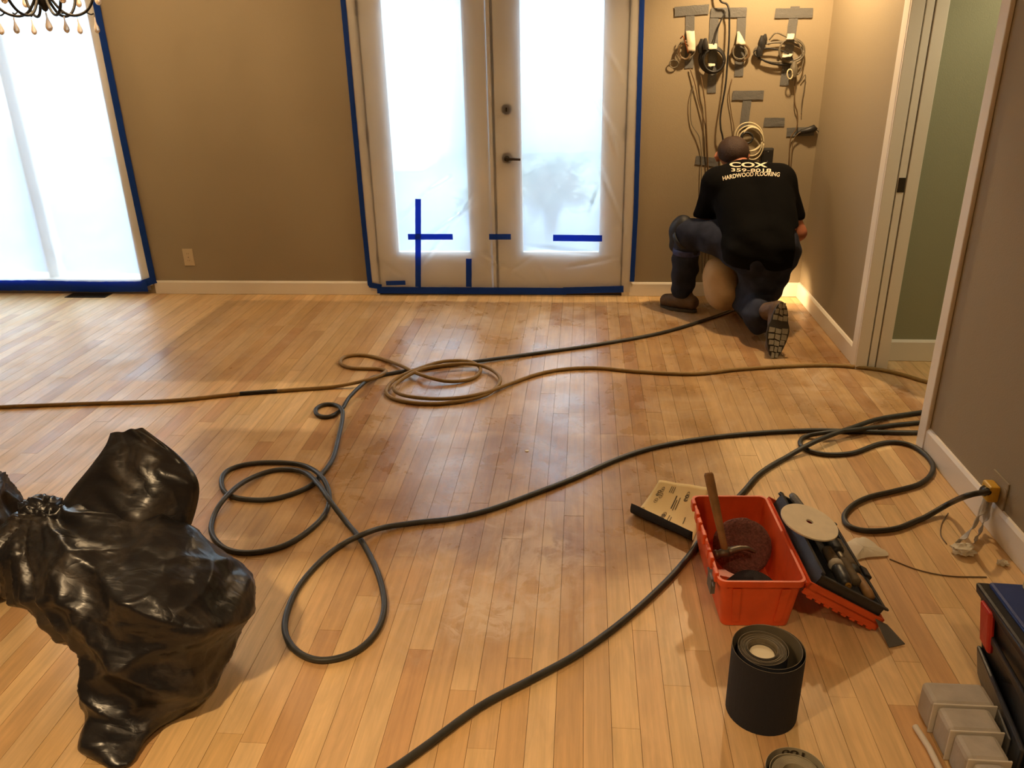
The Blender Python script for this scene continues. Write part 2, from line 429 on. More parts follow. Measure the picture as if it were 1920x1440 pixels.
MB().box((-5.4, -2.32, 0), (XR+.12, -2.2, CEIL)).build('wall_behind', M_['wall'], kind='structure')
MB().box((XR+.12, 4.165, 0), (3.3, 4.28, CEIL)).build('wall_hall', M_['hallwall'], kind='structure')
MB().box((3.2, 2.9, 0), (3.3, 4.2, CEIL)).build('wall_hall_end', M_['hallwall'], kind='structure')
MB().box((XR+.12, 2.88, 0), (3.3, 2.99, CEIL)).build('wall_hall_near', M_['hallwall'], kind='structure')
MB().box((-5.4, -2.32, CEIL), (3.3, YB+.14, CEIL+.08)).build('ceiling', M_['ceil'], kind='structure')

# ---- baseboards (rounded top edge)
def bb_y(name, x0, x1, y, h=.093, t=.014):
    prof = [(0, 0), (-t, 0), (-t, h-.012), (-t*.55, h-.002), (0, h)]
    MB().prism([(x0, y+q[0], q[1]+.002) for q in prof], (x1-x0, 0, 0)).build(name, M_['white'], kind='structure')
def bb_x(name, y0, y1, x, h=.1, t=.014):
    prof = [(0, 0), (-t, 0), (-t, h-.014), (-t*.55, h-.002), (0, h)]
    MB().prism([(x+q[0], y0, q[1]+.002) for q in prof], (0, y1-y0, 0)).build(name, M_['white'], kind='structure')
bb_y('baseboard_back_left', -3.0, -1.415, YB); bb_y('baseboard_back_right', .285, XR, YB)
bb_x('baseboard_alcove', 4.115, YB-.012, XR, h=.1); bb_x('baseboard_right', -2.1, 3.12, XR, h=.105)
bb_y('baseboard_hall', XR+.155, 3.2, 4.165, h=.115)

# ---- pocket door and its opening
pd = empty('door_2', (XR+.06, 4.05, 0), kind='structure')
b = MB().box((XR-.018, 4.04, 0), (XR, 4.115, 2.12)); b.box((XR-.018, 3.13, 2.06), (XR, 4.115, 2.12))
b.build('casing', M_['white'], pd, bevel=.004)
b = MB().box((XR-.016, 4.028, 0), (XR+.042, 4.056, 2.06)).build('split_jamb', M_['white'], pd, bevel=.002)
MB().box((XR+.089, 4.028, 0), (XR+.145, 4.056, 2.06)).build('split_jamb', M_['white'], pd, bevel=.002)
leaf = MB().box((XR+.049, 4.03, .012), (XR+.082, 4.9, 2.05)).build('door_leaf', M_['whitedoor'], pd, bevel=.0015)
lz = onx(1683, 345, XR+.06).z
lt = MB().box((XR+.05, 4.0275, lz-.034), (XR+.081, 4.031, lz+.034)).build('latch_plate', M_['bronze'], leaf, bevel=.001)
# near side of the opening
MB().box((XR-.018, 3.115, 0), (XR, 3.185, 2.06)).build('trim_1', M_['white'], kind='structure', bevel=.004)
MB().box((XR-.012, 3.172, 0), (XR+.14, 3.19, 2.06)).build('trim_2', M_['white'], kind='structure', bevel=.002)

# ---- french doors
fd = empty('door_1', (-.56, YB, 0), kind='structure')
b = MB(); ycs, yce = YB-.018, YB
b.box((-1.455, ycs, .095), (-1.40, yce, 2.13)); b.box((.275, ycs, .095), (.33, yce, 2.13)); b.box((-1.40, ycs, 2.07), (.275, yce, 2.13))
b.build('casing', M_['white'], fd, bevel=.003)
b = MB(); b.box((-1.42, YB-.012, 0), (-1.392, YB+.11, 2.06)); b.box((.268, YB-.012, 0), (.295, YB+.11, 2.06)); b.box((-1.392, YB-.012, 2.035), (.268, YB+.11, 2.06))
b.build('jamb', M_['white'], fd)
MB().box((-1.392, YB+.005, 0), (.268, YB+.11, .03)).build('threshold', M_['bronze'], fd)
MB().box((-1.394, YB+.06, .02), (.27, YB+.075, 2.04)).v
def leaf_(x0, x1, g0, g1):
    z0, z1, gz0, gz1 = .035, 2.03, .285, 1.88
    l = MB(); yf, yk = YB+.002, YB+.044
    for a in ((x0, g0, z0, z1), (g1, x1, z0, z1), (g0, g1, z0, gz0), (g0, g1, gz1, z1)):
        l.box((a[0], yf, a[2]), (a[1], yk, a[3]))
    o = l.build('door_leaf', M_['whitedoor'], fd)
    l = MB()   # glazing bead around the pane
    for a in ((g0-.001, g0+.014, gz0, gz1), (g1-.014, g1+.001, gz0, gz1), (g0, g1, gz0, gz0+.014), (g0, g1, gz1-.014, gz1)):
        l.box((a[0], yf-.007, a[2]), (a[1], yf+.012, a[3]))
    l.build('glazing_bead', M_['whitedoor'], o)
    MB().box((g0, yf+.018, gz0), (g1, yf+.024, gz1)).build('glass_pane', M_['glass'], o)
    return o
l1 = leaf_(-1.380, -.607, -1.248, -.734); l2 = leaf_(-.560, .258, -.407, .125)
MB().box((-.60, YB-.006, .035), (-.578, YB+.03, 2.03)).build('astragal', M_['whitedoor'], fd)
MB().box((-.6, YB+.04, .03), (-.56, YB+.06, 2.03)).build('astragal_seal', M_['seal'], fd)
MB().box((-1.392, YB+.035, .03), (-1.38, YB+.05, 2.03)).build('weather_strip', M_['seal'], fd)
MB().box((.258, YB+.035, .03), (.268, YB+.05, 2.03)).build('weather_strip', M_['seal'], fd)
rot = Matrix.Rotation(math.pi/2, 4, 'X')
pz = ony(950, 205); dz = MB().lathe([(.032, 0), (.032, .012), (.024, .02), (.012, .022), (0, .022)], pz+Vector((0, .003, 0)), 24, rot)
dz.box((pz.x-.004, YB-.026, pz.z-.012), (pz.x+.004, YB-.016, pz.z+.012)); dz.build('deadbolt', M_['bronze'], l2, True, auto=.6)
pz = ony(951, 297); dz = MB().lathe([(.034, 0), (.034, .01), (.022, .02), (.014, .035), (.012, .05), (0, .052)], pz+Vector((0, .003, 0)), 24, rot)
dz.tube([pz+Vector((0, -.042, 0)), pz+Vector((.04, -.045, 0)), pz+Vector((.088, -.042, -.003))], [.009, .008, .007]); dz.build('lever_handle', M_['bronze'], l2, True, auto=.6)
for hx in (-1.386, .263):
    for hz in (.25, 1.06, 1.8):
        MB().tube([(hx, YB-.004, hz-.045), (hx, YB-.004, hz+.045)], .007).build('hinge', M_['bronze'], fd, True, auto=.6)

# ---- sliding window on the left
wd = empty('window_1', (-4.0, YB, .06), kind='structure')
b = MB()
for a in ((-4.95, -4.90, .06, 2.08), (-3.095, -3.02, .06, 2.11), (-4.9, -3.095, .06, .105), (-4.9, -3.095, 2.03, 2.08)):
    b.box((a[0], YB-.012, a[2]), (a[1], YB+.1, a[3]))
b.build('window_frame', M_['white'], wd, bevel=.003)
xm = ony(48, 330).x
MB().box((xm-.045, YB+.03, .1), (xm+.045, YB+.075, 2.04)).build('meeting_stile', M_['white'], wd, bevel=.003)
MB().box((-4.9, YB+.045, .1), (xm-.04, YB+.05, 2.04)).build('glass_pane', M_['glass'], wd)
MB().box((xm+.04, YB+.055, .1), (-3.09, YB+.06, 2.04)).build('glass_pane', M_['glass'], wd)

# ---- outdoors seen through the panes
M_['patio'] = mat('patio_concrete', srgb(104, 114, 130), .8, var=.2, vscale=1.3)
M_['lawn'] = mat('garden_ground', srgb(120, 128, 120), .9, var=.25, vscale=3)
M_['leaf'] = mat('shrub_leaves', srgb(58, 72, 60), .6, var=.3, vscale=8)
M_['leafd'] = mat('tree_leaves', srgb(84, 110, 96), .6, var=.3, vscale=2)
M_['bark'] = mat('bark', srgb(66, 56, 50), .9)
M_['fence'] = mat('fence_boards', srgb(178, 190, 202), .8, var=.1, vscale=5)
MB().box((-9, YB+.12, -.25), (5, 9.0, -.13)).build('patio', M_['patio'], kind='structure')
MB().box((-16, 9.0, -.3), (12, 26, -.14)).build('garden_ground', M_['lawn'], kind='structure')
def shrub(px, py, h, r, n, lab, m, seed, trunk=True, grp='garden plants outside the doors'):
    q = random.Random(seed); e = empty('shrub', (px, py, -.13), lab, 'shrub', grp)
    if trunk:
        t = MB()
        for s_ in range(4):
            an = s_*1.7+seed; t.tube(spline([(px, py, -.15), (px+.06*math.cos(an), py+.06*math.sin(an), h*.3), (px+r*.5*math.cos(an), py+r*.5*math.sin(an), h*.8)], 5), [.035, .034, .033, .032, .03, .028, .026, .024, .02, .016, .01], 6)
        t.build('stem', M_['bark'], e, True)
    b = MB()
    for i in range(n):
        while True:
            d = Vector((q.uniform(-1, 1), q.uniform(-1, 1), q.uniform(-1, 1)))
            if d.length < .55+.75*nz(d.x*2+seed, d.y*2, d.z*2.4)+.25: break
        c = Vector((px+d.x*r, py+d.y*r, h*.58+d.z*h*.44)); s_ = q.uniform(.03, .06)
        a = Vector((q.uniform(-1, 1), q.uniform(-1, 1), q.uniform(-.6, .6))).normalized(); e2 = a.orthogonal().normalized()
        b.add([c-a*s_, c+e2*s_*.4, c+a*s_, c-e2*s_*.4], [(0, 1, 2, 3)])
    b.build('foliage', m, e, kind='stuff')
shrub(-.3, 7.4, .62, .42, 800, 'dark leafy shrub with thin stems behind the lever-handled door', M_['leaf'], 3)
shrub(.72, 7.9, 1.3, .5, 1000, 'dense green shrub outside near the hinge edge of the lever-handled door', M_['leaf'], 5)
shrub(-.85, 7.0, .5, .25, 400, 'low dark shrub outside behind the handle-less door pane', M_['leaf'], 8)
fe = empty('garden_fence', (-1, 14, -.14), 'pale grey board fence at the far end of the garden', 'fence')
fbm = MB().box((0, 0, 0), (.19, .025, 2.75)).build('board', M_['fence'], fe); me_b = fbm.data; bpy.data.objects.remove(fbm)
for i in range(70):
    o = bpy.data.objects.new('board', me_b); col.objects.link(o); o.parent = fe; o.location = (-9+i*.2, 0, (i % 3)*.006)
for i in range(8):
    MB().box((-10+i*2, 14.03, -.14), (-9.9+i*2, 14.12, 2.6)).build('post', M_['fence'], fe)
for i, (tx, ty, th, tr) in enumerate(((-6.5, 17, 5.0, 1.8), (-2.2, 18.5, 6.0, 2.0), (2.2, 16.5, 4.2, 1.6))):
    e = empty('garden_tree', (tx, ty, -.14), ['broad tree behind the fence beyond the sliding window', 'tall tree behind the fence beyond the handle-less door pane', 'smaller tree behind the fence beyond the lever-handled door pane'][i], 'tree', 'trees behind the fence')
    MB().tube([(tx, ty, -.14), (tx+.1, ty, th*.4), (tx, ty, th*.8)], [.16, .12, .05], 8).build('trunk', M_['bark'], e, True)
    q = random.Random(40+i); bb = MB()
    for n_ in range(1200):
        while True:
            d = Vector((q.uniform(-1, 1), q.uniform(-1, 1), q.uniform(-1, 1)))
            if d.length < 1: break
        c = Vector((tx+d.x*tr, ty+d.y*tr, th*.62+d.z*th*.36)); s_ = q.uniform(.1, .2)
        a = Vector((q.uniform(-1, 1), q.uniform(-1, 1), q.uniform(-.6, .6))).normalized(); e2 = a.orthogonal().normalized()
        bb.add([c-a*s_, c+e2*s_*.4, c+a*s_, c-e2*s_*.4], [(0, 1, 2, 3)])
    bb.build('foliage', M_['leafd'], e, kind='stuff')

M_['standin'] = mat('glow_standin_white', srgb(244, 246, 248), .7)  # added white building, imitates a bright glow in the door pane
sd_ = empty('glow_standin', (-3.1, 12.7, -.14), 'added white shed standing before the fence beyond the handle-less door', 'standin')
MB().box((-3.9, 12.1, -.14), (-2.35, 13.3, 1.75)).build('wall', M_['standin'], sd_)
MB().prism([(-4.0, 12.0, 1.72), (-2.25, 12.0, 1.72), (-3.12, 12.0, 2.3)], (0, 1.4, 0)).build('roof', M_['fence'], sd_)
MB().box((-3.4, 12.07, -.1), (-2.75, 12.11, 1.55)).build('standin_door', M_['standin'], sd_)
# ---- plastic sheeting
CRE = [((790, 500), (890, 360), .006), ((745, 420), (800, 360), .008), ((800, 360), (850, 330), .006), ((765, 470), (886, 385), .007), ((980, 460), (1120, 476), .006),
       ((1120, 300), (1190, 480), .006), ((1135, 90), (1195, 190), .007), ((1080, 120), (1180, 300), .005), ((1140, 235), (1160, 300), .006), ((1010, 0), (1120, 170), .004), ((940, 520), (1000, 480), .006), ((1060, 500), (1170, 480), .006), ((900, 470), (1000, 540), .005), ((700, 480), (760, 520), .006), ((1010, 500), (1030, 540), .006), ((1105, 405), (1125, 345), .006)]
def sheet_(name, x0, x1, z0, z1, yb, amp, cre, m, lab, nx, nz_):
    cs = [((ony(*a, yb).x, ony(*a, yb).z), (ony(*b_, yb).x, ony(*b_, yb).z), h) for a, b_, h in cre]
    def fn(a, b_):
        x, z = x0+(x1-x0)*a, z0+(z1-z0)*b_
        e = min(1, 8*min(a, 1-a), 10*min(b_, 1-b_)*1.2)
        low = max(0, 1-z/1.2)
        d = amp*(nz(x*1.4, z*1.1, 3)+.6*nz(x*4, z*3, 7)*low)+amp*.35*(1-abs(nz(x*7+z*3, z*5-x*4, 1))*2)*low
        for (ax, az), (bx, bz), h in cs:
            vx, vz = bx-ax, bz-az; L2 = vx*vx+vz*vz; t = max(0, min(1, ((x-ax)*vx+(z-az)*vz)/L2))
            q = ((x-ax-vx*t)**2+(z-az-vz*t)**2)/(.011**2)
            if q < 9: d += 2.2*h*math.exp(-q)*(1-abs(2*t-1)**3)
        return (x, yb-max(0, e*(amp*.8+d)), z)
    o = MB().sheet(fn, nx, nz_).build(name, m, None, True)
    tag(o, lab, 'plastic sheet')
    return o
sheet_('plastic_sheet', -1.448, .328, .03, 2.125, YB-.02, .012, CRE, M_['film'], 'wrinkled clear plastic sheet taped over the white french doors', 150, 180)
sheet_('plastic_sheet', -4.97, -3.03, .03, 2.1, YB-.016, .02, [], M_['filmwin'], 'milky plastic sheet taped over the tall sliding window', 70, 80)

# ---- tape strips
def tape(path, w, y, name, lab, cat, m, grp=None, th=.0015, jag=.004, seed=0, raw=False):
    P = [Vector(p) if raw else ony(p[0], p[1], y) for p in path]
    pts = []
    for i in range(len(P)-1):
        n = max(2, int((P[i+1]-P[i]).length/.02))
        pts += [P[i].lerp(P[i+1], k/n) for k in range(n)]
    pts.append(P[-1]); n = len(pts)-1
    def fn(a, b_):
        i = min(n, round(a*n)); d = (pts[min(i+1, n)]-pts[max(i-1, 0)]).normalized(); s = d.cross(Vector((0, 1, 0))).normalized()
        e = 0
        if i in (0, n): e = (nz(b_*3.1+seed*5, seed, 2))*jag*2.2*(1 if i else -1)
        wv = nz(a*len(pts)*.22, b_*1.7+seed*3.3, seed)*.0022
        return pts[i]+s*(b_-.5)*(w+jag*.5*nz(i*.5, seed*7+b_*9))+d*e+Vector((0, -.001-abs(wv), 0))
    o = MB().sheet(fn, n, 3, th).build(name, m, None, False)
    return tag(o, lab, cat, grp)
YD = YB-.052
B = M_['blue']; gb = 'blue masking tape on the doors'; gw = 'blue masking tape on the window'
YT = YB-.022
tape([(634, -85), (643, 0), (680, 400), (694, 536)], .032, YT, 'masking_tape', 'long blue tape strip down the hinge side of the handle-less french door', 'tape', B, gb, seed=1)
tape([(692, 534), (716, 538)], .036, YT, 'masking_tape', 'crumpled blue tape end at the corner of the long baseboard and doors', 'tape', B, gb, seed=21, jag=.01)
tape([(1208.5, -85), (1204, 0), (1192, 400), (1185, 528)], .03, YT, 'masking_tape', 'long blue tape strip on the door casing nearest the kneeling worker', 'tape', B, gb, seed=2)
tape([(707, 544), (900, 545), (1062, 546)], .046, YT-.01, 'masking_tape', 'long blue tape strip along the floor under the doors', 'tape', B, gb, seed=3)
tape([(1056, 545), (1169, 542)], .045, YT-.013, 'masking_tape', 'shorter blue tape overlapping the floor strip under the lever-handled door', 'tape', B, gb, seed=4)
tape([(784, 373), (784, 538)], .038, YD, 'masking_tape', 'upright blue tape strip of the cross on the handle-less door', 'tape', B, gb, seed=5)
tape([(765, 444), (849, 444)], .038, YD-.003, 'masking_tape', 'level blue tape strip of the cross on the handle-less door', 'tape', B, gb, seed=6)
tape([(917, 444), (958, 444)], .037, YD, 'masking_tape', 'short blue tape piece bridging the two door leaves', 'tape', B, gb, seed=7)
tape([(1037, 446), (1129, 447)], .042, YD, 'masking_tape', 'level blue tape strip across the pane of the lever-handled door', 'tape', B, gb, seed=8)
tape([(879, 485), (879, 538)], .038, YD, 'masking_tape', 'short upright blue tape strip on the bottom rail of the handle-less door', 'tape', B, gb, seed=9)
tape([(724, 531), (760, 530)], .03, YD+.01, 'masking_tape', 'small slanted blue tape piece low on the handle-less door', 'tape', B, gb, seed=10)
tape([(160, -80), (179, 0), (232, 265), (287, 525)], .044, YB-.02, 'masking_tape', 'long blue tape strip down the edge of the sliding window', 'tape', B, gw, seed=11)
tape([(-140, 536), (60, 535), (180, 538), (276, 537)], .075, YB-.034, 'masking_tape', 'wide bunched blue tape along the floor under the sliding window', 'tape', B, gw, seed=12, jag=.012)
tape([(268, 532), (292, 524)], .05, YB-.026, 'masking_tape', 'crumpled blue tape end where the window meets the baseboard', 'tape', B, gw, seed=13, jag=.014)

# ---- outlet on the long wall, floor register
c = ony(354, 482); oe = empty('wall_outlet', (c.x, YB, c.z), 'ivory double wall outlet above the baseboard between window and doors', 'outlet')
MB().box((c.x-.037, YB-.007, c.z-.06), (c.x+.037, YB, c.z+.06)).build('cover_plate', M_['plate'], oe, bevel=.003)
for s_ in (-.024, .024):
    b = MB().lathe([(.0165, 0), (.0165, .003), (0, .003)], (c.x, YB-.006, c.z+s_), 20, rot); r_ = b.build('receptacle', M_['plate'], oe, True, auto=.5)
    b = MB()
    for dx in (-.006, .006): b.box((c.x+dx-.001, YB-.0096, c.z+s_-.002), (c.x+dx+.001, YB-.0089, c.z+s_+.006))
    b.build('slot', M_['brass'], r_)
MB().lathe([(.003, 0), (.003, .002), (0, .002)], (c.x, YB-.007, c.z), 10, rot).build('screw', M_['bronze'], oe)
va, vb = onz(128, 557), onz(216, 549.5)
ve = empty('floor_vent', ((va.x+vb.x)/2, 5.27, 0), 'dark metal floor register with slots in front of the sliding window', 'vent')
x0, x1, y0, y1 = -3.622, -3.325, 5.209, 5.311
b = MB()
for a in ((x0, x1, y0, y0+.012), (x0, x1, y1-.012, y1), (x0, x0+.012, y0+.012, y1-.012), (x1-.012, x1, y0+.012, y1-.012)): b.box((a[0], a[2], -.001), (a[1], a[3], .004))
b.build('rim', M_['bronze'], ve)
b = MB(); M_['sheetmetal'] = mat('sheet_metal', srgb(120, 118, 112), .5, metal=.7)
for a in ((VX0, VX0+.002, VY0, VY1), (VX1-.002, VX1, VY0, VY1), (VX0, VX1, VY0, VY0+.002), (VX0, VX1, VY1-.002, VY1)): b.box((a[0], a[2], -.25), (a[1], a[3], .0005))
b.box((VX0, VY0, -.252), (VX1, VY1, -.25)); b.build('duct', M_['sheetmetal'], ve)
for i in range(17):
    xx = x0+.022+i*.0158; MB().box((xx, y0+.01, .0005), (xx+.005, y1-.01, .0035)).build('slat', M_['bronze'], ve)

# ================================================================== CHANDELIER
M_['iron'] = mat('black_iron', srgb(30, 27, 25), .45, metal=.5)
M_['ivory'] = mat('ivory_candle', srgb(232, 218, 186), .5)
M_['bulb'] = mat('lit_bulb', (1, .8, .5), .3, emit=((1, .66, .33), 14.))
def crystal_mat():
    m = bpy.data.materials.new('amber_crystal'); m.use_nodes = True; b = m.node_tree.nodes['Principled BSDF']
    b.inputs['Base Color'].default_value = (*srgb(250, 232, 208), 1); b.inputs['Roughness'].default_value = .05
    b.inputs['Transmission Weight'].default_value = .45; b.inputs['IOR'].default_value = 1.5
    return m
M_['crystal'] = crystal_mat()
CH = ony(87, 28, 4.0); cz = CH.z
ch = empty('chandelier', (CH.x, CH.y, cz+.05), 'black iron candle chandelier hung with amber glass drops', 'chandelier')
MB().lathe([(0, cz+.012), (.012, cz+.02), (.018, cz+.035), (.03, cz+.05), (.034, cz+.075), (.02, cz+.1), (.014, cz+.13), (.024, cz+.19), (.026, cz+.22), (.012, cz+.26), (.007, cz+.32), (.007, CEIL-.03), (.05, CEIL-.025), (.06, CEIL-.002), (0, CEIL)], (CH.x, CH.y, 0), 16).build('stem', M_['iron'], ch, True)
def drop(top, s=1.):
    prof = [(0, 0), (.003, -.004), (.0035, -.012), (.003, -.018), (.0055, -.03), (.011, -.046), (.013, -.056), (.010, -.066), (.004, -.071), (0, -.072)]
    return MB().lathe([(r*s*1.05, z*s) for r, z in prof], top, 10)
for i in range(6):
    an = math.radians(22+60*i); dx, dy = math.cos(an), math.sin(an)
    rz = lambda r, z: (CH.x+dx*r, CH.y+dy*r, cz+z)
    arm = MB().tube(spline([rz(.022, .1), rz(.045, .05), rz(.08, .008), rz(.125, -.004), rz(.175, .015), rz(.21, .06), rz(.222, .115)], 6), .0068, 8)
    arm.tube(spline([rz(.17, .012), rz(.19, -.0), rz(.205, .004)], 4), .0035, 6)
    ao = arm.build('arm', M_['iron'], ch, True)
    cpn = MB().lathe([(.006, .11), (.026, .118), (.03, .128), (.012, .13)], (CH.x+dx*.222, CH.y+dy*.222, cz), 16).build('drip_pan', M_['iron'], ao, True)
    MB().lathe([(.011, .128), (.011, .215), (0, .216)], (CH.x+dx*.222, CH.y+dy*.222, cz), 12).build('candle_sleeve', M_['ivory'], ao, True, auto=.6)
    MB().lathe([(.006, .215), (.014, .235), (.013, .255), (.004, .285), (0, .288)], (CH.x+dx*.222, CH.y+dy*.222, cz), 12).build('bulb', M_['bulb'], ao, True)
    l = bpy.data.lights.new('chandelier_bulb_light_offscreen', 'POINT'); l.energy = 5.5; l.color = WARM; l.shadow_soft_size = .02
    lo = bpy.data.objects.new('chandelier_bulb_light_offscreen', l); col.objects.link(lo); lo.location = (CH.x+dx*.222, CH.y+dy*.222, cz+.31)
    for r_, z_ in ((.205, .003),):
        t = Vector(rz(r_, z_)); MB().tube([t, t+Vector((0, 0, -.016))], .0012, 5).build('wire', M_['iron'], ao)
        drop(t+Vector((0, 0, -.014)), 1.0 if r_ > .15 else .8).build('glass_drop', M_['crystal'], ao, True)
    t = Vector(rz(.235, .118)); drop(t, 1.1).build('glass_drop', M_['crystal'], ao, True)
drop(Vector((CH.x, CH.y, cz+.014)), 1.2).build('glass_drop', M_['crystal'], ch, True)

# ================================================================== TAPED CABLES IN THE ALCOVE
D = M_['duct']; gd = 'grey duct tape on the alcove wall'
def duct(path, lab, seed, w=.052, y=YB-.003): return tape(path, w, y, 'duct_tape', lab, 'tape', D, gd, seed=seed, jag=.007)
duct([(1294, 28), (1292, 128)], 'grey upright tape of the T nearest the doors holding a cable bundle', 31)
duct([(1265, 22), (1329, 17)], 'grey cross strip of the T nearest the doors', 32, y=YB-.006)
duct([(1340, 20), (1334, 174)], 'long grey upright tape behind the round black cable coil', 33)
duct([(1392, 15), (1385, 143)], 'grey upright tape behind the brown bundle with white paper', 34)
duct([(1333, 24), (1399, 23)], 'grey cross strip joining two uprights above the black coil', 35, y=YB-.006)
duct([(1491, 12), (1470, 160)], 'grey slanted upright tape behind the widest cable tangle', 36)
duct([(1453, 25), (1524, 24)], 'grey cross strip above the widest cable tangle', 37, y=YB-.006)
duct([(1402, 180), (1394, 242)], 'grey upright tape holding the white cable coil', 38)
duct([(1373, 179), (1432, 178)], 'grey cross strip above the white cable coil', 39, y=YB-.006)
duct([(1432, 229), (1471, 229)], 'short ragged grey tape piece alone beside the white coil', 40)
duct([(1475, 248), (1527, 246)], 'grey tape strip holding a small black connector near the corner', 41)
duct([(1304, 300), (1347, 305)], 'dark grey tape strip on the wall beside the worker head', 42)
def wp(u, v, off=.016): return ony(u, v, YB-off)
for nme, c_ in (('wireblack', (34, 32, 30)), ('wiregrey', (104, 96, 80)), ('wirebrown', (104, 82, 54)), ('wirewhite', (208, 196, 160))): M_[nme] = mat(nme, srgb(*c_), .5)
M_['paper'] = mat('white_paper', srgb(226, 216, 190), .7, trans=.2)
M_['copper'] = mat('copper_wire', srgb(160, 92, 52), .4, metal=.7)
def coil(cu, cv, ru, rv, turns, jit, seed, off=.02, tilt=0., per=14):
    q = random.Random(seed); pts = []; n = int(turns*per)
    for i in range(n):
        a = 2*math.pi*i/per; k = 1+jit*nz(i*.16, seed*3.1); 
        x = ru*k*math.cos(a)+jit*ru*.5*nz(i*.1, seed); y = rv*(1+jit*nz(i*.13, seed*5))*math.sin(a)
        pts.append(wp(cu+x*math.cos(tilt)-y*math.sin(tilt), cv+x*math.sin(tilt)+y*math.cos(tilt), off+.012*(.5+.5*nz(i*.21, seed*2))))
    return spline(pts, 3)
def plug(u, v, m, e, name='plug', s=1., off=.03):
    c = wp(u, v, off); b = MB().tube([c+Vector((0, 0, .03*s)), c+Vector((0, 0, .012*s)), c, c+Vector((.002, 0, -.022*s))], [.006*s, .012*s, .015*s, .011*s], 8)
    b.tube([c+Vector((.004, 0, -.02*s)), c+Vector((.004, -.002, -.034*s))], .002*s, 5); b.tube([c+Vector((-.004, 0, -.02*s)), c+Vector((-.004, -.002, -.034*s))], .002*s, 5)
    return b.build(name, m, e, True, auto=.7)
def bundle(name, u, v, lab): return empty(name, tuple(wp(u, v, 0)), lab, 'cables', 'cable bundles taped to the alcove wall')
r3 = .0042
e = bundle('cable_bundle', 1286, 92, 'small grey and brown cable bundle with white paper wrap')
MB().tube(coil(1286, 94, 15, 17, 4, .25, 1), r3, 6).build('cable', M_['wiregrey'], e, True)
MB().tube(coil(1284, 96, 11, 15, 3, .3, 2, .03), r3*.8, 6).build('cable', M_['wirebrown'], e, True)
MB().tube(coil(1263, 120, 8, 7, 1.4, .1, 3, .012), r3*.8, 6).build('cable_loop', M_['wiregrey'], e, True)
MB().tube(spline([wp(1276, 72, .03), wp(1281, 68, .05), wp(1285, 80, .05), wp(1290, 100, .04)], 5), .0035, 6).build('copper_end', M_['copper'], e, True)
def wrap(u0, v0, u1, v1, e, seed, off=.035, w0=.05, w1=.05):
    a, b_ = wp(u0, v0, .004), wp(u1, v1, off)
    def fn(s, t):
        p = a.lerp(b_, t); ww = w0+(w1-w0)*t
        return p+Vector(((s-.5)*ww, -.012*math.sin(s*3.1)-.01*math.sin(t*3.1)-.006*nz(s*3, t*3, seed), .004*nz(s*2, t*4, seed+9)))
    return MB().sheet(fn, 8, 8, .001).build('paper_wrap', M_['paper'], e, True)
wrap(1294, 58, 1296, 96, e, 1)
e = bundle('cable_coil', 1336, 112, 'round coil of thick black cable taped to the alcove wall')
for q in range(4): MB().tube(coil(1335+q, 112+q*.6, 24-q*1.6, 25-q*1.3, 1.3, .05, 10+q, .014+.009*q), .0065, 7).build('cable', M_['wireblack'], e, True)
plug(1315, 88, M_['wireblack'], e, 'plug', 1.5); plug(1322, 84, M_['wireblack'], e, 'plug', 1.2, .05)
wrap(1336, 82, 1336, 92, e, 2, .05, .05, .05)
wrap(1334, 119, 1334, 124, e, 22, .045, .04, .04)
e = bundle('cable_bundle', 1389, 97, 'brown cable bundle with a pointed white paper flap')
MB().tube(coil(1388, 98, 16, 16, 4, .25, 20), r3, 6).build('cable', M_['wirebrown'], e, True)
MB().tube(coil(1386, 98, 12, 14, 3, .3, 21, .03), r3*.8, 6).build('cable', M_['wiregrey'], e, True)
wrap(1384, 59, 1389, 84, e, 3, .045, .012, .06)
e = bundle('cable_bundle', 1466, 98, 'wide sprawling tangle of grey cables with black plugs')
MB().tube(coil(1462, 98, 46, 19, 2.3, .18, 30), .0048, 6).build('cable', M_['wiregrey'], e, True)
MB().tube(coil(1484, 95, 23, 22, 3.2, .2, 31, .03), .0045, 6).build('cable', M_['wiregrey'], e, True)
MB().tube(coil(1452, 106, 36, 14, 2.2, .25, 32, .025, .2), .004, 6).build('cable', M_['wireblack'], e, True)
MB().tube(spline([wp(1442, 75), wp(1455, 62, .03), wp(1472, 68, .03), wp(1496, 80, .04), wp(1506, 110, .03), wp(1500, 135, .03), wp(1490, 142, .03)], 6), .0042, 6).build('cable', M_['wiregrey'], e, True)
plug(1428, 82, M_['wireblack'], e, 'plug', 1.5); plug(1424, 96, M_['wireblack'], e, 'plug', 1.4); plug(1434, 74, M_['wireblack'], e, 'plug', 1.)
plug(1488, 132, M_['wiregrey'], e, 'plug', 1.7, .04)
MB().tube(coil(1481, 139, 5, 9, 1.1, .05, 35, .05), .004, 6).build('white_tie', M_['wirewhite'], e, True)
wrap(1483, 63, 1481, 74, e, 5, .05, .04, .045); wrap(1477, 101, 1474, 107, e, 6, .05, .06, .05)
e = bundle('cable_coil', 1406, 262, 'loose coil of white cable hung on grey tape above the worker')
for q in range(5): MB().tube(coil(1404+q*1.8, 256+q*3.2, 26-q*2.2+(4 if q == 4 else 0), 27-(q % 3)*3+(6 if q == 4 else 0), 1.1, .06, 40+q, .014+.006*q), .0042, 6).build('cable', M_['wirewhite'], e, True)
MB().tube(coil(1401, 258, 10, 10, 2, .2, 50, .04), .006, 6).build('cable_knot', M_['wireblack'], e, True)
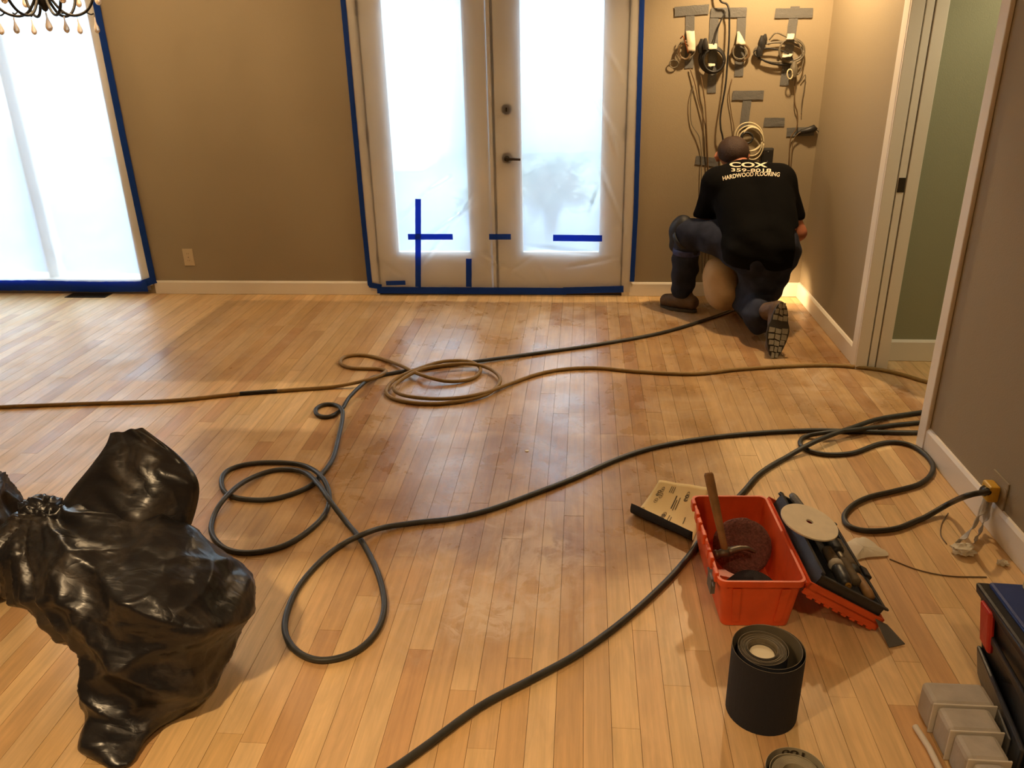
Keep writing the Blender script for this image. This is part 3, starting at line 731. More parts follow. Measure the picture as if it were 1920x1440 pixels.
def hang(pts, m, r, lab, nm='hanging_cable', off=.012):
    P = spline([wp(1200+a/4, b_/4, off+.006*(i % 2)) for i, (a, b_) in enumerate(pts)], 7)
    o = MB().tube(P, r, 6).build(nm, m, None, True)
    return tag(o, lab, 'cable', 'loose cables hanging on the alcove wall')
hang([(530, -900), (545, -500), (570, -150), (600, 0), (650, 30), (668, 80), (670, 150), (668, 300), (655, 480), (640, 650), (605, 850), (605, 960), (625, 1080), (640, 1500), (650, 2000)], M_['wireblack'], .0055, 'thick black cable hanging from above past the black coil', off=.04)
hang([(640, 90), (600, 170), (575, 240), (560, 300), (545, 380)], M_['wireblack'], .004, 'short dark cable curving from the cross strip to the black coil', off=.03)
hang([(375, 515), (410, 620), (440, 770), (485, 920), (495, 1050), (505, 1300), (500, 1700), (480, 2060)], M_['wirebrown'], .0032, 'thin brown cable hanging below the bundle nearest the doors')
hang([(455, 560), (475, 680), (490, 800), (500, 1000), (512, 1300), (520, 1700), (510, 2070)], M_['wirebrown'], .004, 'brown cable hanging straight down under the black coil', off=.02)
hang([(400, 640), (380, 750), (385, 920), (440, 1020), (460, 1150), (460, 1400), (465, 2050)], M_['wiregrey'], .0028, 'thin grey wandering cable on the door side of the alcove')
hang([(690, 590), (670, 700), (685, 850), (705, 960), (700, 1060), (710, 1600)], M_['wirebrown'], .0028, 'thin brown cable hanging between black coil and white coil')
hang([(1165, 560), (1160, 760), (1180, 850), (1175, 960), (1130, 1040), (1120, 1200), (1120, 1500), (1125, 1760), (1090, 1850), (1080, 2090)], M_['wirebrown'], .0036, 'brown cable dropping from the wide tangle behind the worker', off=.02)
hang([(1205, 610), (1240, 560), (1235, 640), (1215, 760), (1210, 860)], M_['wiregrey'], .0026, 'thin grey cable end hanging from the wide tangle')
hang([(1240, 985), (1190, 1000), (1150, 1060), (1135, 1200), (1125, 1400)], M_['wirebrown'], .003, 'thin brown cable running from the black connector down the wall', off=.022)
cc = wp(1515, 244, .012)
b = MB().tube([cc+Vector((-.07, 0, -.03)), cc+Vector((-.04, -.006, -.008)), cc+Vector((0, -.014, 0)), cc+Vector((.03, -.012, .012)), cc+Vector((.045, -.004, .005))], [.006, .014, .02, .022, .012], 8)
b.tube(spline([cc+Vector((.04, -.004, .004)), cc+Vector((.065, -.006, -.01)), cc+Vector((.075, -.003, -.03))], 4), .0025, 5)
tag(b.build('cable_connector', M_['wireblack'], None, True), 'small black cable connector taped to the wall near the corner', 'connector')
cc = wp(1437, 292, 0); e = empty('junction_box', tuple(cc), 'dark grey cable junction box on the wall beside the white coil', 'junction box')
MB().box((cc.x-.035, YB-.035, cc.z-.05), (cc.x+.035, YB, cc.z+.05)).build('body', M_['wireblack'], e, bevel=.006)
MB().box((cc.x-.028, YB-.041, cc.z-.042), (cc.x+.028, YB-.034, cc.z+.042)).build('lid', M_['wireblack'], e, bevel=.003)
for s_ in (-.03, .03): MB().lathe([(.004, 0), (.004, .003), (0, .003)], (cc.x, YB-.041, cc.z+s_), 8, rot).build('screw', M_['duct'], e)

# ================================================================== THE WORKER
M_['skin'] = mat('skin', srgb(178, 112, 82), .55)
M_['shirt'] = mat('black_cotton', srgb(12, 11, 10), .95, spec=.12, var=.2, vscale=9, bump=.35, bscale=14)
M_['jeans'] = mat('dark_denim', srgb(46, 49, 61), .92, spec=.15, var=.35, vscale=11, bump=.4, bscale=16)
M_['hair'] = mat('brown_hair', srgb(58, 38, 26), .6, bump=.5, bscale=260, var=.15, vscale=60)
M_['boot'] = mat('brown_boot_leather', srgb(96, 72, 48), .65, var=.25, vscale=20, bump=.3, bscale=60)
M_['sole'] = mat('boot_sole_rubber', srgb(60, 54, 46), .7)
M_['lug'] = mat('worn_sole_lugs', srgb(150, 142, 122), .7, var=.15, vscale=50)
M_['print'] = mat('white_shirt_print', srgb(232, 218, 190), .6)
M_['pad'] = mat('black_knee_pad', srgb(26, 26, 30), .6)
M_['padblue'] = mat('blue_strap', srgb(48, 58, 110), .6, var=.2, vscale=60)
pe = empty('person', (1.0, 4.7, 0), 'kneeling worker in a black lettered T-shirt and dark jeans seen from behind', 'person')
V3 = Vector
hipL, hipR = (.94, 4.73, .47), (1.10, 4.72, .46)
knL, anL = (.645, 5.0, .50), (.632, 5.03, .12)
knR, anR = (1.035, 4.80, .12), (1.005, 4.42, .17)
shL, shR = (.79, 4.96, .80), (1.145, 4.955, .81)
elL, elR = (.735, 5.04, .56), (1.288, 4.94, .51)
waL, waR = (.90, 5.14, .33), (1.17, 5.10, .30)
HD = V3((.885, 5.085, .955))
def hand(w, d, side):
    """palm + five tapered bent fingers closing round a bar"""
    w = V3(w); d = V3(d).normalized(); s = d.cross(V3((0, 0, 1))).normalized()*side; up_ = s.cross(d).normalized()
    if up_.z < 0: up_ = -up_
    out = [(w, w+d*.05, .026, .03), (w+d*.04-s*.018, w+d*.085-s*.026, .016, .015), (w+d*.04+s*.018, w+d*.085+s*.026, .016, .015)]
    for i, L_ in enumerate((.036, .042, .040, .032)):
        a = w+d*.085+s*(.030-.02*i); b_ = a+d*L_-up_*.008; c_ = b_-up_*.032+d*.006; e_ = c_-up_*.012-d*.022
        out += [(a, b_, .0098, .0092), (b_, c_, .0092, .0085), (c_, e_, .0085, .0075)]
    a = w+d*.03+s*.032; b_ = a+s*.026+d*.026-up_*.008; c_ = b_+d*.026-up_*.022-s*.008
    return out+[(a, b_, .0125, .011), (b_, c_, .011, .009)]
body = [((1.02, 4.74, .48), (1.0, 4.93, .74), .10, .10), (shL, shR, .055, .055), ((.9, 4.95, .74), (1.06, 4.95, .75), .09, .09), (hipL, hipR, .10, .10),
        (shL, elL, .05, .042), (elL, waL, .042, .028), (shR, elR, .052, .043), (elR, waR, .045, .029),
        (hipL, knL, .085, .058), (knL, anL, .055, .038), (hipR, knR, .088, .062), (knR, anR, .058, .04),
        ((.93, 4.97, .86), (.893, 5.05, .925), .062, .058),
        (HD+V3((0, -.028, .01)), HD+V3((0, .03, .0)), .083, .078), (HD+V3((0, .06, -.05)), HD+V3((0, .075, -.075)), .05, .036),
        (HD+V3((0, .098, -.02)), HD+V3((0, .116, -.04)), .010, .015),
        (HD+V3((-.030, .10, .0)), HD+V3((-.028, .1, .0)), .011, .011), (HD+V3((.030, .10, .0)), HD+V3((.028, .1, .0)), .011, .011), (HD+V3((-.018, .1, -.072)), HD+V3((.018, .1, -.072)), .008, .008)]
for s_ in (-1, 1):
    ear = HD+V3((s_*.086, .012, -.022)); body += [(ear+V3((0, .0, .022)), ear+V3((s_*.004, -.008, .004)), .011, .012), (ear+V3((s_*.004, -.008, .004)), ear+V3((-s_*.004, .006, -.024)), .012, .008)]
body += hand(waL, V3((.96, 5.2, .25))-V3(waL), 1)+hand(waR, V3((1.09, 5.17, .24))-V3(waR), -1)
p, f = snet(body, .0075, k=.018); nmesh('body', relax(p, f, 1), f, M_['skin'], pe)
# hair: cap over crown and back, short at the nape
hp = [(HD+V3((0, -.03, .014)), HD+V3((0, .034, .012)), .09, .084)]
def haircut(V, X, Y, Z):
    cut = (HD.z-.014+(Y-HD.y)*.35)-Z            # nape line lower at the back
    face = (Y-(HD.y+.072))
    return np.maximum(np.maximum(V, cut), face)
p, f = snet(hp, .006, k=.01, extra=haircut); nmesh('hair', relax(p, f, 1, .4), f, M_['hair'], pe)
# T-shirt
hemz = lambda X, Y: .395
sh = [((.95, 4.70, .46), (.885, 4.92, .755), .145, .125), ((1.09, 4.69, .46), (1.09, 4.92, .765), .155, .13), ((1.02, 4.66, .44), (1.0, 4.72, .5), .13, .15), (shL, shR, .085, .085),
      ((.82, 4.96, .80), (.93, 4.985, .862), .085, .07), ((1.12, 4.955, .81), (.95, 4.985, .862), .088, .07),
      (shL, (.742, 5.025, .60), .082, .072), (shR, (1.248, 4.965, .60), .086, .074), ((.93, 4.97, .86), (.905, 5.02, .895), .075, .070)]
def shirtcut(V, X, Y, Z):
    V = V+.005*np.sin(X*34+Z*22+Y*9)*np.clip((.74-Z)*5, 0, 1)+.004*np.sin(Z*58+X*17)*np.clip((.62-Z)*6, 0, 1)
    hem = (.385+(Y-4.6)*.18)-Z
    slv = np.where((X > 1.185) | (X < .775), .592-Z, -1)
    neck = (Z-.884)+(Y-5.02)*.75
    return np.maximum(np.maximum(V, hem), np.maximum(slv, neck))
p, f = snet(sh, .0085, k=.045, extra=shirtcut); shirt = nmesh('t_shirt', relax(p, f, 2, .4), f, M_['shirt'], pe)
# jeans
jn = [(hipL, hipR, .142, .148), ((1.02, 4.68, .44), (1.02, 4.76, .42), .15, .13), (hipL, ((.80), 4.86, .50), .118, .105), ((.80, 4.86, .50), knL, .105, .078), (knL, (.64, 5.02, .3), .078, .079), ((.64, 5.02, .3), (.636, 5.028, .12), .079, .07),
      (hipR, knR, .14, .118), ((1.06, 4.72, .3), (1.045, 4.76, .2), .138, .128), (knR, (1.008, 4.47, .135), .112, .088), ((1.008, 4.47, .135), (1.005, 4.43, .16), .088, .08)]
def jeancut(V, X, Y, Z):
    V = V+.0055*np.sin(Z*62+X*30+Y*11)*np.clip(1.2-Z*1.8, 0, 1)+.004*np.sin(Z*31-X*47)
    return np.maximum(np.maximum(np.maximum(V, .005-Z), Z-.60), np.where((X < .8) & (Y > 4.9), .085-Z, -1))
p, f = snet(jn, .0085, k=.03, extra=jeancut); nmesh('jeans', relax(p, f, 2, .4), f, M_['jeans'], pe)
# knee pad on the raised knee
kb = V3(knL); dn = (V3((.64, 5.02, .3))-kb).normalized()
def band(c, ax, r0, r1, a0=0, a1=2*math.pi, w=.03, th=.006):
    ax = V3(ax).normalized(); u_ = ax.cross(V3((0, 1, .2))).normalized(); v_ = ax.cross(u_)
    return MB().sheet(lambda s, t: V3(c)+(u_*math.cos(a0+(a1-a0)*s)*r0+v_*math.sin(a0+(a1-a0)*s)*r1)+ax*(t-.5)*w, 32, 3, th)
band(kb+dn*.115, dn, .084, .084, w=.036).build('knee_strap', M_['padblue'], pe, True)
band(kb+dn*.045+V3((-.012, .004, 0)), (-.5, .5, -.7), .089, .087, w=.024).build('knee_strap', M_['pad'], pe, True)
p, f = snet([(kb+V3((-.04, .035, .02)), kb+V3((-.055, .05, -.09)), .062, .052), (kb+V3((-.03, .03, .05)), kb+V3((-.05, .045, .0)), .05, .06)], .007, k=.03); nmesh('knee_pad', p, f, M_['pad'], pe)
# boots
bl = [((.69, 4.975, .062), (.645, 5.01, .07), .046, .05), ((.645, 5.01, .06), (.545, 5.075, .045), .05, .043), ((.65, 5.015, .07), (.642, 5.02, .15), .05, .05)]
p, f = snet(bl, .006, k=.02, extra=lambda V, X, Y, Z: np.maximum(V, .018-Z)); nmesh('boot', p, f, M_['boot'], pe)
def outline(L_=.3, n=40):
    o = []
    for i in range(n):
        a = 2*math.pi*i/n; t = .5-.5*math.cos(a)   # 0 heel, 1 toe
        w = (.040+.016*math.sin(min(1, t*1.15)*math.pi*.9)**2*(1 if t > .35 else .5)+.004*(t > .5)) * min(1, (max(1e-4, 1-abs(2*t-1)**3.2))**.5)
        o.append((t*L_, w if a < math.pi else -w))
    return o
def sole(M4, name_parent, lugs=True):
    o = outline(); b = MB().prism([M4 @ V3((x, y, 0)) for x, y in o], (M4.to_3x3() @ V3((0, 0, .018)))).build('sole', M_['sole'], name_parent)
    if lugs:
        q = random.Random(3); i = 0
        for r_ in range(9):
            t0, t1 = r_/9+.012, (r_+1)/9-.01
            if r_ == 3: continue
            tm = (t0+t1)/2; w = (.040+.016*math.sin(min(1, tm*1.15)*math.pi*.9)**2*(1 if tm > .35 else .5))*min(1, (1-abs(2*tm-1)**3.2)**.5)-.003
            cols = 3 if 0 < r_ < 8 else 2
            for c_ in range(cols):
                y0_, y1_ = -w+2*w*c_/cols+.0022, -w+2*w*(c_+1)/cols-.0022
                j = lambda: q.uniform(-.003, .003)
                quad = [(t0*.3+j()+.006*(c_ == 1), y0_), (t1*.3+j()+.006*(c_ == 1), y0_+j()*.5), (t1*.3+j(), y1_), (t0*.3+j(), y1_+j()*.5)]
                MB().prism([M4 @ V3((x, y, -.006)) for x, y in quad], (M4.to_3x3() @ V3((0, 0, .008)))).build('tread_lug', M_['lug'], b)
    return b
d_ = V3((-.155, .1, 0)).normalized(); M4 = Matrix((d_, V3((0, 0, 1)).cross(d_), V3((0, 0, 1)))).transposed().to_4x4(); M4 = Matrix.Translation(V3((.722, 4.953, .003))) @ M4 @ Matrix.Diagonal((.85, .86, 1, 1)); sole(M4, pe, False)
# right boot stands on its toes, sole towards the room
toe, heel = V3((1.035, 4.168, .006)), V3((1.065, 4.245, .292))
d_ = (toe-heel).normalized(); nrm = V3((-.02, 1, .26)); nrm = (nrm-d_*nrm.dot(d_)).normalized(); sd = nrm.cross(d_)
M4 = Matrix((d_, sd, nrm)).transposed().to_4x4(); M4.translation = heel; sole(M4, pe)
at_ = lambda t, y, z: M4 @ V3((t*.3, y, z))
br = [(at_(.16, 0, .05), at_(.35, 0, .05), .038, .04), (at_(.35, 0, .05), at_(.8, 0, .045), .042, .042), (at_(.12, 0, .06), V3(anR)+V3((0, .01, 0)), .042, .055)]
p, f = snet(br, .006, k=.025, extra=lambda V, X, Y, Z: np.maximum(V, .004-Z)); nmesh('boot', p, f, M_['boot'], pe)
# shirt lettering laid on the cloth
dg = bpy.context.evaluated_depsgraph_get()
def text_mesh(s, bold=0., res=4):
    cu = bpy.data.curves.new('t', 'FONT'); cu.body = s; cu.size = 1; cu.offset = bold; cu.resolution_u = res; cu.align_x = 'LEFT'
    o = bpy.data.objects.new('t', cu); col.objects.link(o); dgl = bpy.context.evaluated_depsgraph_get(); me = bpy.data.meshes.new_from_object(o.evaluated_get(dgl))
    bpy.data.objects.remove(o); bm = bmesh.new(); bm.from_mesh(me); bpy.data.meshes.remove(me)
    bmesh.ops.triangulate(bm, faces=bm.faces[:])
    for _ in range(2):
        long_ = [e for e in bm.edges if e.calc_length() > .18]
        if not long_: break
        bmesh.ops.subdivide_edges(bm, edges=long_, cuts=1); bmesh.ops.triangulate(bm, faces=bm.faces[:])
    return bm
def lay_text(s, fn, tree, mt, parent, name, bold=0., off=.003):
    bm = text_mesh(s, bold); xs = [v.co.x for v in bm.verts]; ys = [v.co.y for v in bm.verts]; x0, x1, y0, y1 = min(xs), max(xs), min(ys), max(ys)
    for v in bm.verts:
        a, b_ = (v.co.x-x0)/(x1-x0), (v.co.y-y0)/(y1-y0); v.co = fn(a, b_, tree, off)
    me = bpy.data.meshes.new(name); bm.to_mesh(me); bm.free(); me.materials.append(mt)
    return link(name, me, None, parent)
def hitpix(u, v, tree, off):
    d = ray(u, v).normalized(); loc, n, i, ds = tree.ray_cast(EYE, d)
    if loc is None: return EYE+d*5
    return loc+(n if n.dot(d) < 0 else -n)*off
tr = BVHTree.FromPolygons([v.co for v in shirt.data.vertices], [tuple(q.vertices) for q in shirt.data.polygons])
lay_text('COX', lambda a, b_, t, o: hitpix(1368+71*a, 313.5-9*b_+1.*a, t, o), tr, M_['print'], shirt, 'lettering', .03)
lay_text('359-8018', lambda a, b_, t, o: hitpix(1371+75*a, 322.2-6.2*b_+1.*a, t, o), tr, M_['print'], shirt, 'lettering', .012)
def arch(a, b_, t, o):
    u = 1356+105*a; v = 339-25*a+18*a*a-8*b_; return hitpix(u-b_*3*(.5-a), v, t, o)
lay_text('HARDWOOD FLOORING', arch, tr, M_['print'], shirt, 'lettering', .012)

# ================================================================== EDGER
M_['edger'] = mat('cast_metal', srgb(120, 116, 108), .4, metal=.8); M_['edgerblk'] = mat('edger_motor', srgb(40, 38, 36), .5)
M_['dustbag'] = mat('tan_cloth_bag', srgb(196, 168, 128), .85, var=.1, vscale=10, bump=.4, bscale=18)
ex, ey = 1.03, 5.12
ee = empty('floor_edger', (ex, ey, 0), 'metal floor edger under the worker with a tan cloth dust bag', 'edger')
MB().lathe([(0, .012), (.075, .012), (.09, .02), (.095, .05), (.085, .065), (.05, .075), (0, .076)], (ex, ey+.05, 0), 28).build('sanding_shroud', M_['edger'], ee, True, auto=.7)
MB().lathe([(0, .06), (.062, .06), (.07, .08), (.07, .22), (.06, .245), (.035, .255), (0, .256)], (ex, ey-.02, 0), 24).build('motor', M_['edgerblk'], ee, True, auto=.7)
for s_ in (-1, 1):
    MB().tube(spline([(ex+s_*.06, ey-.02, .19), (ex+s_*.085, ey+.02, .21), (ex+s_*.075, ey+.075, .215), (ex+s_*.05, ey+.115, .215)], 6), .012, 8).build('handle', M_['edgerblk'], ee, True)
    MB().lathe([(.016, 0), (.016, .05), (.008, .056)], (ex+s_*.055, ey-.06, .004), 12).build('caster', M_['edgerblk'], ee, True, auto=.7)
MB().tube(spline([(ex-.03, ey-.03, .1), (ex-.08, ey-.09, .18), (ex-.14, ey-.15, .26)], 6), .022, 10).build('dust_tube', M_['edger'], ee, True)
bg = [((.885, 4.96, .30), (.84, 4.89, .27), .05, .085), ((.835, 4.88, .27), (.86, 4.87, .17), .10, .105), ((.87, 4.865, .16), (.94, 4.875, .12), .098, .075)]
p, f = snet(bg, .008, k=.05, extra=lambda V, X, Y, Z: V+.004*np.sin(X*40+Z*33)); nmesh('dust_bag', p, f, M_['dustbag'], ee)
lb = V3((ex+.09, ey+.02, .13)); MB().lathe([(.012, -.02), (.022, 0), (.022, .014), (0, .014)], lb, 14, Matrix.Rotation(math.radians(70), 4, V3((-.4, 1, 0)))).build('work_lamp', mat('lamp_lens', (1, .8, .5), .3, emit=((1, .72, .35), 20)), ee, True)
spot('edger_work_light', tuple(lb+V3((.035, .0, -.0))), 5, size=1.9, blend=.8, rad=.015, target=(1.40, 5.22, .0))

# ================================================================== CORDS ON THE FLOOR
def cord(pts, r, m, lab, name='power_cord', n=8, per=7):
    P = []
    for q in pts:
        if isinstance(q, Vector): P.append(q); continue
        z = r+(q[2] if len(q) > 2 else 0)
        P.append(onz(q[0], q[1], z))
    S = [Vector((p.x, p.y, max(p.z, r))) if not isinstance(pts[0], Vector) else p for p in spline(P, per)]
    o = MB().tube(S, r, n).build(name, m, None, True)
    return tag(o, lab, 'cord', 'power cords on the floor'), S
RB = .0098
c1, _ = cord([Vector((1.03, 5.05, .12)), Vector((1.0, 5.0, .05)), (1384, 577), (1330, 597), (1240, 624), (1120, 646), (1000, 663), (920, 674, .004), (860, 682, .0), (790, 692, .0), (745, 698, .0), (700, 708, .0), (678, 722, .018), (655, 745, .012), (640, 768, .0), (618, 781, .0), (597, 779), (592, 768), (606, 759), (628, 759), (641, 768, .022), (642, 785, .012), (636, 815), (624, 860), (600, 893, .0), (575, 915), (520, 934), (470, 937), (428, 928), (415, 905), (426, 883), (465, 870), (520, 867), (570, 873), (602, 893, .022), (617, 925, .012), (612, 958, .0), (585, 990), (535, 1022), (475, 1036), (425, 1030), (398, 1002), (400, 970), (420, 936, .02), (455, 905, .01), (500, 885), (540, 880), (575, 888, .008), (600, 912, .026), (618, 938, .03), (650, 980), (675, 1010), (700, 1055), (716, 1100), (720, 1145), (702, 1190), (662, 1224), (605, 1238), (560, 1224), (536, 1190), (538, 1150), (560, 1100), (600, 1053), (640, 1022), (678, 1003, .022), (720, 989, .006), (780, 980), (850, 972), (920, 955), (1000, 926), (1080, 895), (1160, 860), (1230, 838), (1320, 822), (1420, 812), (1520, 807), (1580, 808), (1650, 810), (1718, 811), (1800, 808)], RB, M_['blackcord'], 'black cord looping twice on the floor from the edger to the doorway')
TR = .0095
c2, TS = cord([(-140, 770), (0, 763), (150, 757), (320, 751), (450, 738), (520, 733), (620, 726), (690, 712, .024), (722, 698, .008), (712, 692), (660, 690), (638, 680), (650, 668), (690, 667), (740, 681, .004), (790, 703, .022), (840, 715, .006), (885, 710), (901, 692, .006), (880, 678, .022), (830, 678, .024), (780, 693, .024), (740, 712, .01), (724, 735, .0), (745, 750), (800, 757), (860, 753), (915, 738, .004), (938, 712, .012), (915, 690, .014), (870, 682, .026), (800, 690, .026), (760, 707, .02), (738, 727, .012), (760, 742, .014), (830, 748, .012), (900, 739, .014), (960, 718, .002), (1010, 701), (1060, 692), (1120, 690), (1200, 697), (1300, 701), (1380, 693), (1470, 687), (1560, 685), (1640, 692), (1690, 702), (1730, 714), (1790, 728)], TR, M_['tancord'], 'tan braided cord coiled mid-floor with a black taped splice')
# taped splice on the tan cord
ii = [i for i, p in enumerate(TS) if 446 < proj(p)[0] < 524 and abs(proj(p)[1]-737) < 12]
MB().tube(TS[ii[0]:ii[-1]+1], TR*1.12, 8).build('taped_splice', M_['blacktape'], c2, True)
cord([(700, 1462), (740, 1440), (800, 1398), (900, 1325), (1000, 1272), (1090, 1222), (1180, 1155), (1250, 1090), (1290, 1045), (1312, 1015), (1345, 975, .0), (1395, 921), (1425, 888), (1470, 860), (1520, 832, .02), (1560, 815, .022), (1600, 801, .02), (1650, 785, .004), (1720, 774), (1800, 764)], RB*1.08, M_['blackcord'], 'black cord running from the near floor behind the orange toolbox to the doorway')
pl = onx(1852, 922, XR-.05)
c4, _ = cord([(1790, 786), (1715, 793), (1660, 799), (1600, 806, .02), (1550, 811, .022), (1512, 818), (1500, 830), (1512, 843), (1550, 852), (1600, 849), (1645, 833), (1680, 829), (1715, 838), (1744, 862), (1748, 885), (1725, 907), (1680, 920), (1630, 932), (1598, 948), (1583, 968), (1592, 986), (1625, 995), (1680, 991), (1730, 972), Vector(onz(1780, 944, .045)), Vector(onx(1815, 929, XR-.14)), Vector(pl)], RB, M_['blackcord'], 'black cord with S bends plugged into the low wall outlet')
M_['yellow'] = mat('yellow_plug', srgb(206, 160, 44), .45, var=.1, vscale=40)
pc = onx(1872, 921, XR); 
e = empty('plug', (XR, pc.y, pc.z), 'yellow heavy plug pushed into the low wall outlet', 'plug')
MB().tube([pl, pl.lerp(V3((XR-.045, pc.y, pc.z)), .6), V3((XR-.042, pc.y, pc.z))], [.0125, .014, .02], 12).build('strain_relief', M_['blacktape'], e, True)
MB().box((XR-.045, pc.y-.03, pc.z-.03), (XR-.008, pc.y+.03, pc.z+.03)).build('plug_body', M_['yellow'], e, bevel=.007)
MB().tube([(XR-.047, pc.y-.008, pc.z), (XR-.043, pc.y-.008, pc.z)], .005, 8).build('screw', M_['bronze'], e)
e = empty('wall_outlet', (XR, pc.y, pc.z), 'painted wall outlet plate behind the yellow plug', 'outlet')
MB().box((XR-.006, pc.y-.06, pc.z-.06), (XR, pc.y+.05, pc.z+.06)).build('cover_plate', M_['wall'], e, bevel=.003)
MB().lathe([(.017, 0), (.017, .0025), (0, .0025)], (XR-.005, pc.y-.045, pc.z+.02), 14, Matrix.Rotation(-math.pi/2, 4, 'Y')).build('receptacle', M_['wall'], e)
# white cloth strip hanging from the plug, crumpled paper, debris
M_['cloth'] = mat('white_cloth', srgb(206, 198, 182), .8, trans=.25, bump=.3, bscale=40)
def ribbon(path, w, seed, m, name, lab, cat):
    S = spline(path, 6); n = len(S)-1
    def fn(a, b_):
        i = min(n, round(a*n)); d = (S[min(n, i+1)]-S[max(0, i-1)]).normalized(); s = d.cross(V3((1, .3, .2))).normalized()
        ww = w[0]+(w[1]-w[0])*a
        return S[i]+s*(b_-.5)*ww*(1+.3*nz(a*4, seed))+V3((.008*nz(a*6, b_*3, seed), .008*nz(a*5, b_*2, seed+4), abs(.006*nz(a*7, b_*4, seed+8))))
    o = MB().sheet(fn, n, 6, .0012).build(name, m, None, True); return tag(o, lab, cat)
ribbon([V3((XR-.04, pc.y+.0, pc.z-.005)), onx(1838, 965, XR-.05), onx(1822, 990, XR-.10), onz(1800, 1015, .015), onz(1790, 1028, .006)], (.022, .05), 3, M_['cloth'], 'cloth_strip', 'white cloth strip trailing from the yellow plug to the floor', 'cloth')
ribbon([V3((XR-.03, pc.y-.02, pc.z-.02)), onx(1846, 975, XR-.03), onz(1836, 1000, .02), onz(1826, 1018, .006)], (.018, .035), 13, M_['cloth'], 'cloth_strip', 'thin cloth strip hanging against the baseboard under the plug', 'cloth')
def crumple(u, v, r, lab, m, seed, name='crumpled_paper', cat='paper', flat=.55):
    c = onz(u, v, r*flat); bm = bmesh.new(); bmesh.ops.create_icosphere(bm, subdivisions=3, radius=1)
    for q in bm.verts:
        d = q.co.normalized(); k = .75+.5*nz(d.x*2.3+seed, d.y*2.3, d.z*2.3)+.25*abs(nz(d.x*5+seed, d.y*5, d.z*5))
        q.co = V3((d.x*r*k*1.25, d.y*r*k, d.z*r*flat*k))+c
        q.co.z = max(q.co.z, .001)
    me = bpy.data.meshes.new(name); bm.to_mesh(me); bm.free(); me.materials.append(m); return tag(link(name, me), lab, cat)
crumple(1806, 1030, .034, 'crumpled white paper on the floor at the end of the cloth strip', M_['paper'], 2)
crumple(1880, 1055, .017, 'small white paper wad against the baseboard beyond the black case', M_['paper'], 6)
o = MB().lathe([(0, .004), (.006, .0035), (.0085, .002), (.0085, 0), (0, 0)], onz(988, 846), 16).build('white_dot', mat('dot_white', srgb(235, 225, 205), .5), None, True); tag(o, 'tiny round white disc lying alone mid-floor', 'paper')  # small white coin-like disc
P = [onz(*q, .003) for q in ((1583, 1025), (1600, 1012), (1622, 1009), (1645, 1024), (1666, 1042), (1630, 1046), (1610, 1050), (1592, 1056))]
cen = sum(P, V3())/len(P); bm = bmesh.new(); vs_ = []
rings = [[cen+(p-cen)*k+V3((0, 0, .012*(1-k*k)+.006*nz(i*.9, k*3)+.003)) for i, p in enumerate(spline(P, 4, True))] for k in (.02, .35, .7, 1.)]
m_ = MB(); nn = len(rings[0])
for R_ in rings: m_.v += [tuple(p) for p in R_]
for a in range(3):
    for i in range(nn): m_.f.append((a*nn+i, a*nn+(i+1) % nn, (a+1)*nn+(i+1) % nn, (a+1)*nn+i)); m_.m.append(0)
o = m_.build('paper_scrap', M_['paper'], None, True); tag(o, 'translucent white paper scrap on the floor beside the tool tray', 'paper')
def wire(pts, lab): return tag(MB().tube(spline([onz(*q, .0025) for q in pts], 6), .002, 5).build('loose_wire', M_['wirebrown'], None, True), lab, 'wire')
wire([(1778, 962), (1766, 982), (1764, 1003), (1775, 1020)], 'short thin brown wire beside the crumpled paper')
wire([(1668, 1048), (1720, 1068), (1780, 1080), (1850, 1082)], 'thin brown wire between the paper scrap and the black case')

# ================================================================== ORANGE TOOLBOX
def plastic(name, c, r=.45, var=.12): return mat(name, c, r, var=var, vscale=14, bump=.12, bscale=60)
M_['orange'] = plastic('orange_plastic', srgb(230, 92, 42), .42); M_['trayblk'] = plastic('charcoal_tray', srgb(48, 50, 54), .4, .2)
TB = Matrix.Translation((.512, 2.18, 0)) @ Matrix.Rotation(math.radians(2.6), 4, 'Z')
te = empty('toolbox', (.512, 2.18, 0), 'open orange plastic toolbox with its lid folded out to one side', 'toolbox')
T = lambda x, y, z: TB @ V3((x, y, z))
def rrect(w, l, r, z, n=4):
    o = []
    for cx, cy, a0 in ((w/2-r, l/2-r, 0), (-w/2+r, l/2-r, 90), (-w/2+r, -l/2+r, 180), (w/2-r, -l/2+r, 270)):
        for i in range(n+1):
            a = math.radians(a0+90*i/n); o.append(T(cx+r*math.cos(a), cy+r*math.sin(a), z))
    return o
def loft(rings, cap0=True, cap1=True):
    m = MB(); n = len(rings[0])
    for R_ in rings: m.v += [tuple(p) for p in R_]
    for a in range(len(rings)-1):
        for i in range(n): m.f.append((a*n+i, a*n+(i+1) % n, (a+1)*n+(i+1) % n, (a+1)*n+i)); m.m.append(0)
    if cap0: m.f.append(tuple(range(n))[::-1]); m.m.append(0)
    if cap1: m.f.append(tuple((len(rings)-1)*n+i for i in range(n))); m.m.append(0)
    return m
HB = .178
loft([rrect(.196, .418, .018, .003), rrect(.232, .458, .02, HB-.022), rrect(.246, .472, .022, HB-.02), rrect(.248, .474, .022, HB), rrect(.234, .460, .02, HB), rrect(.228, .454, .02, HB-.03), rrect(.194, .414, .016, .008)]).build('tub', M_['orange'], te, True, auto=.5)
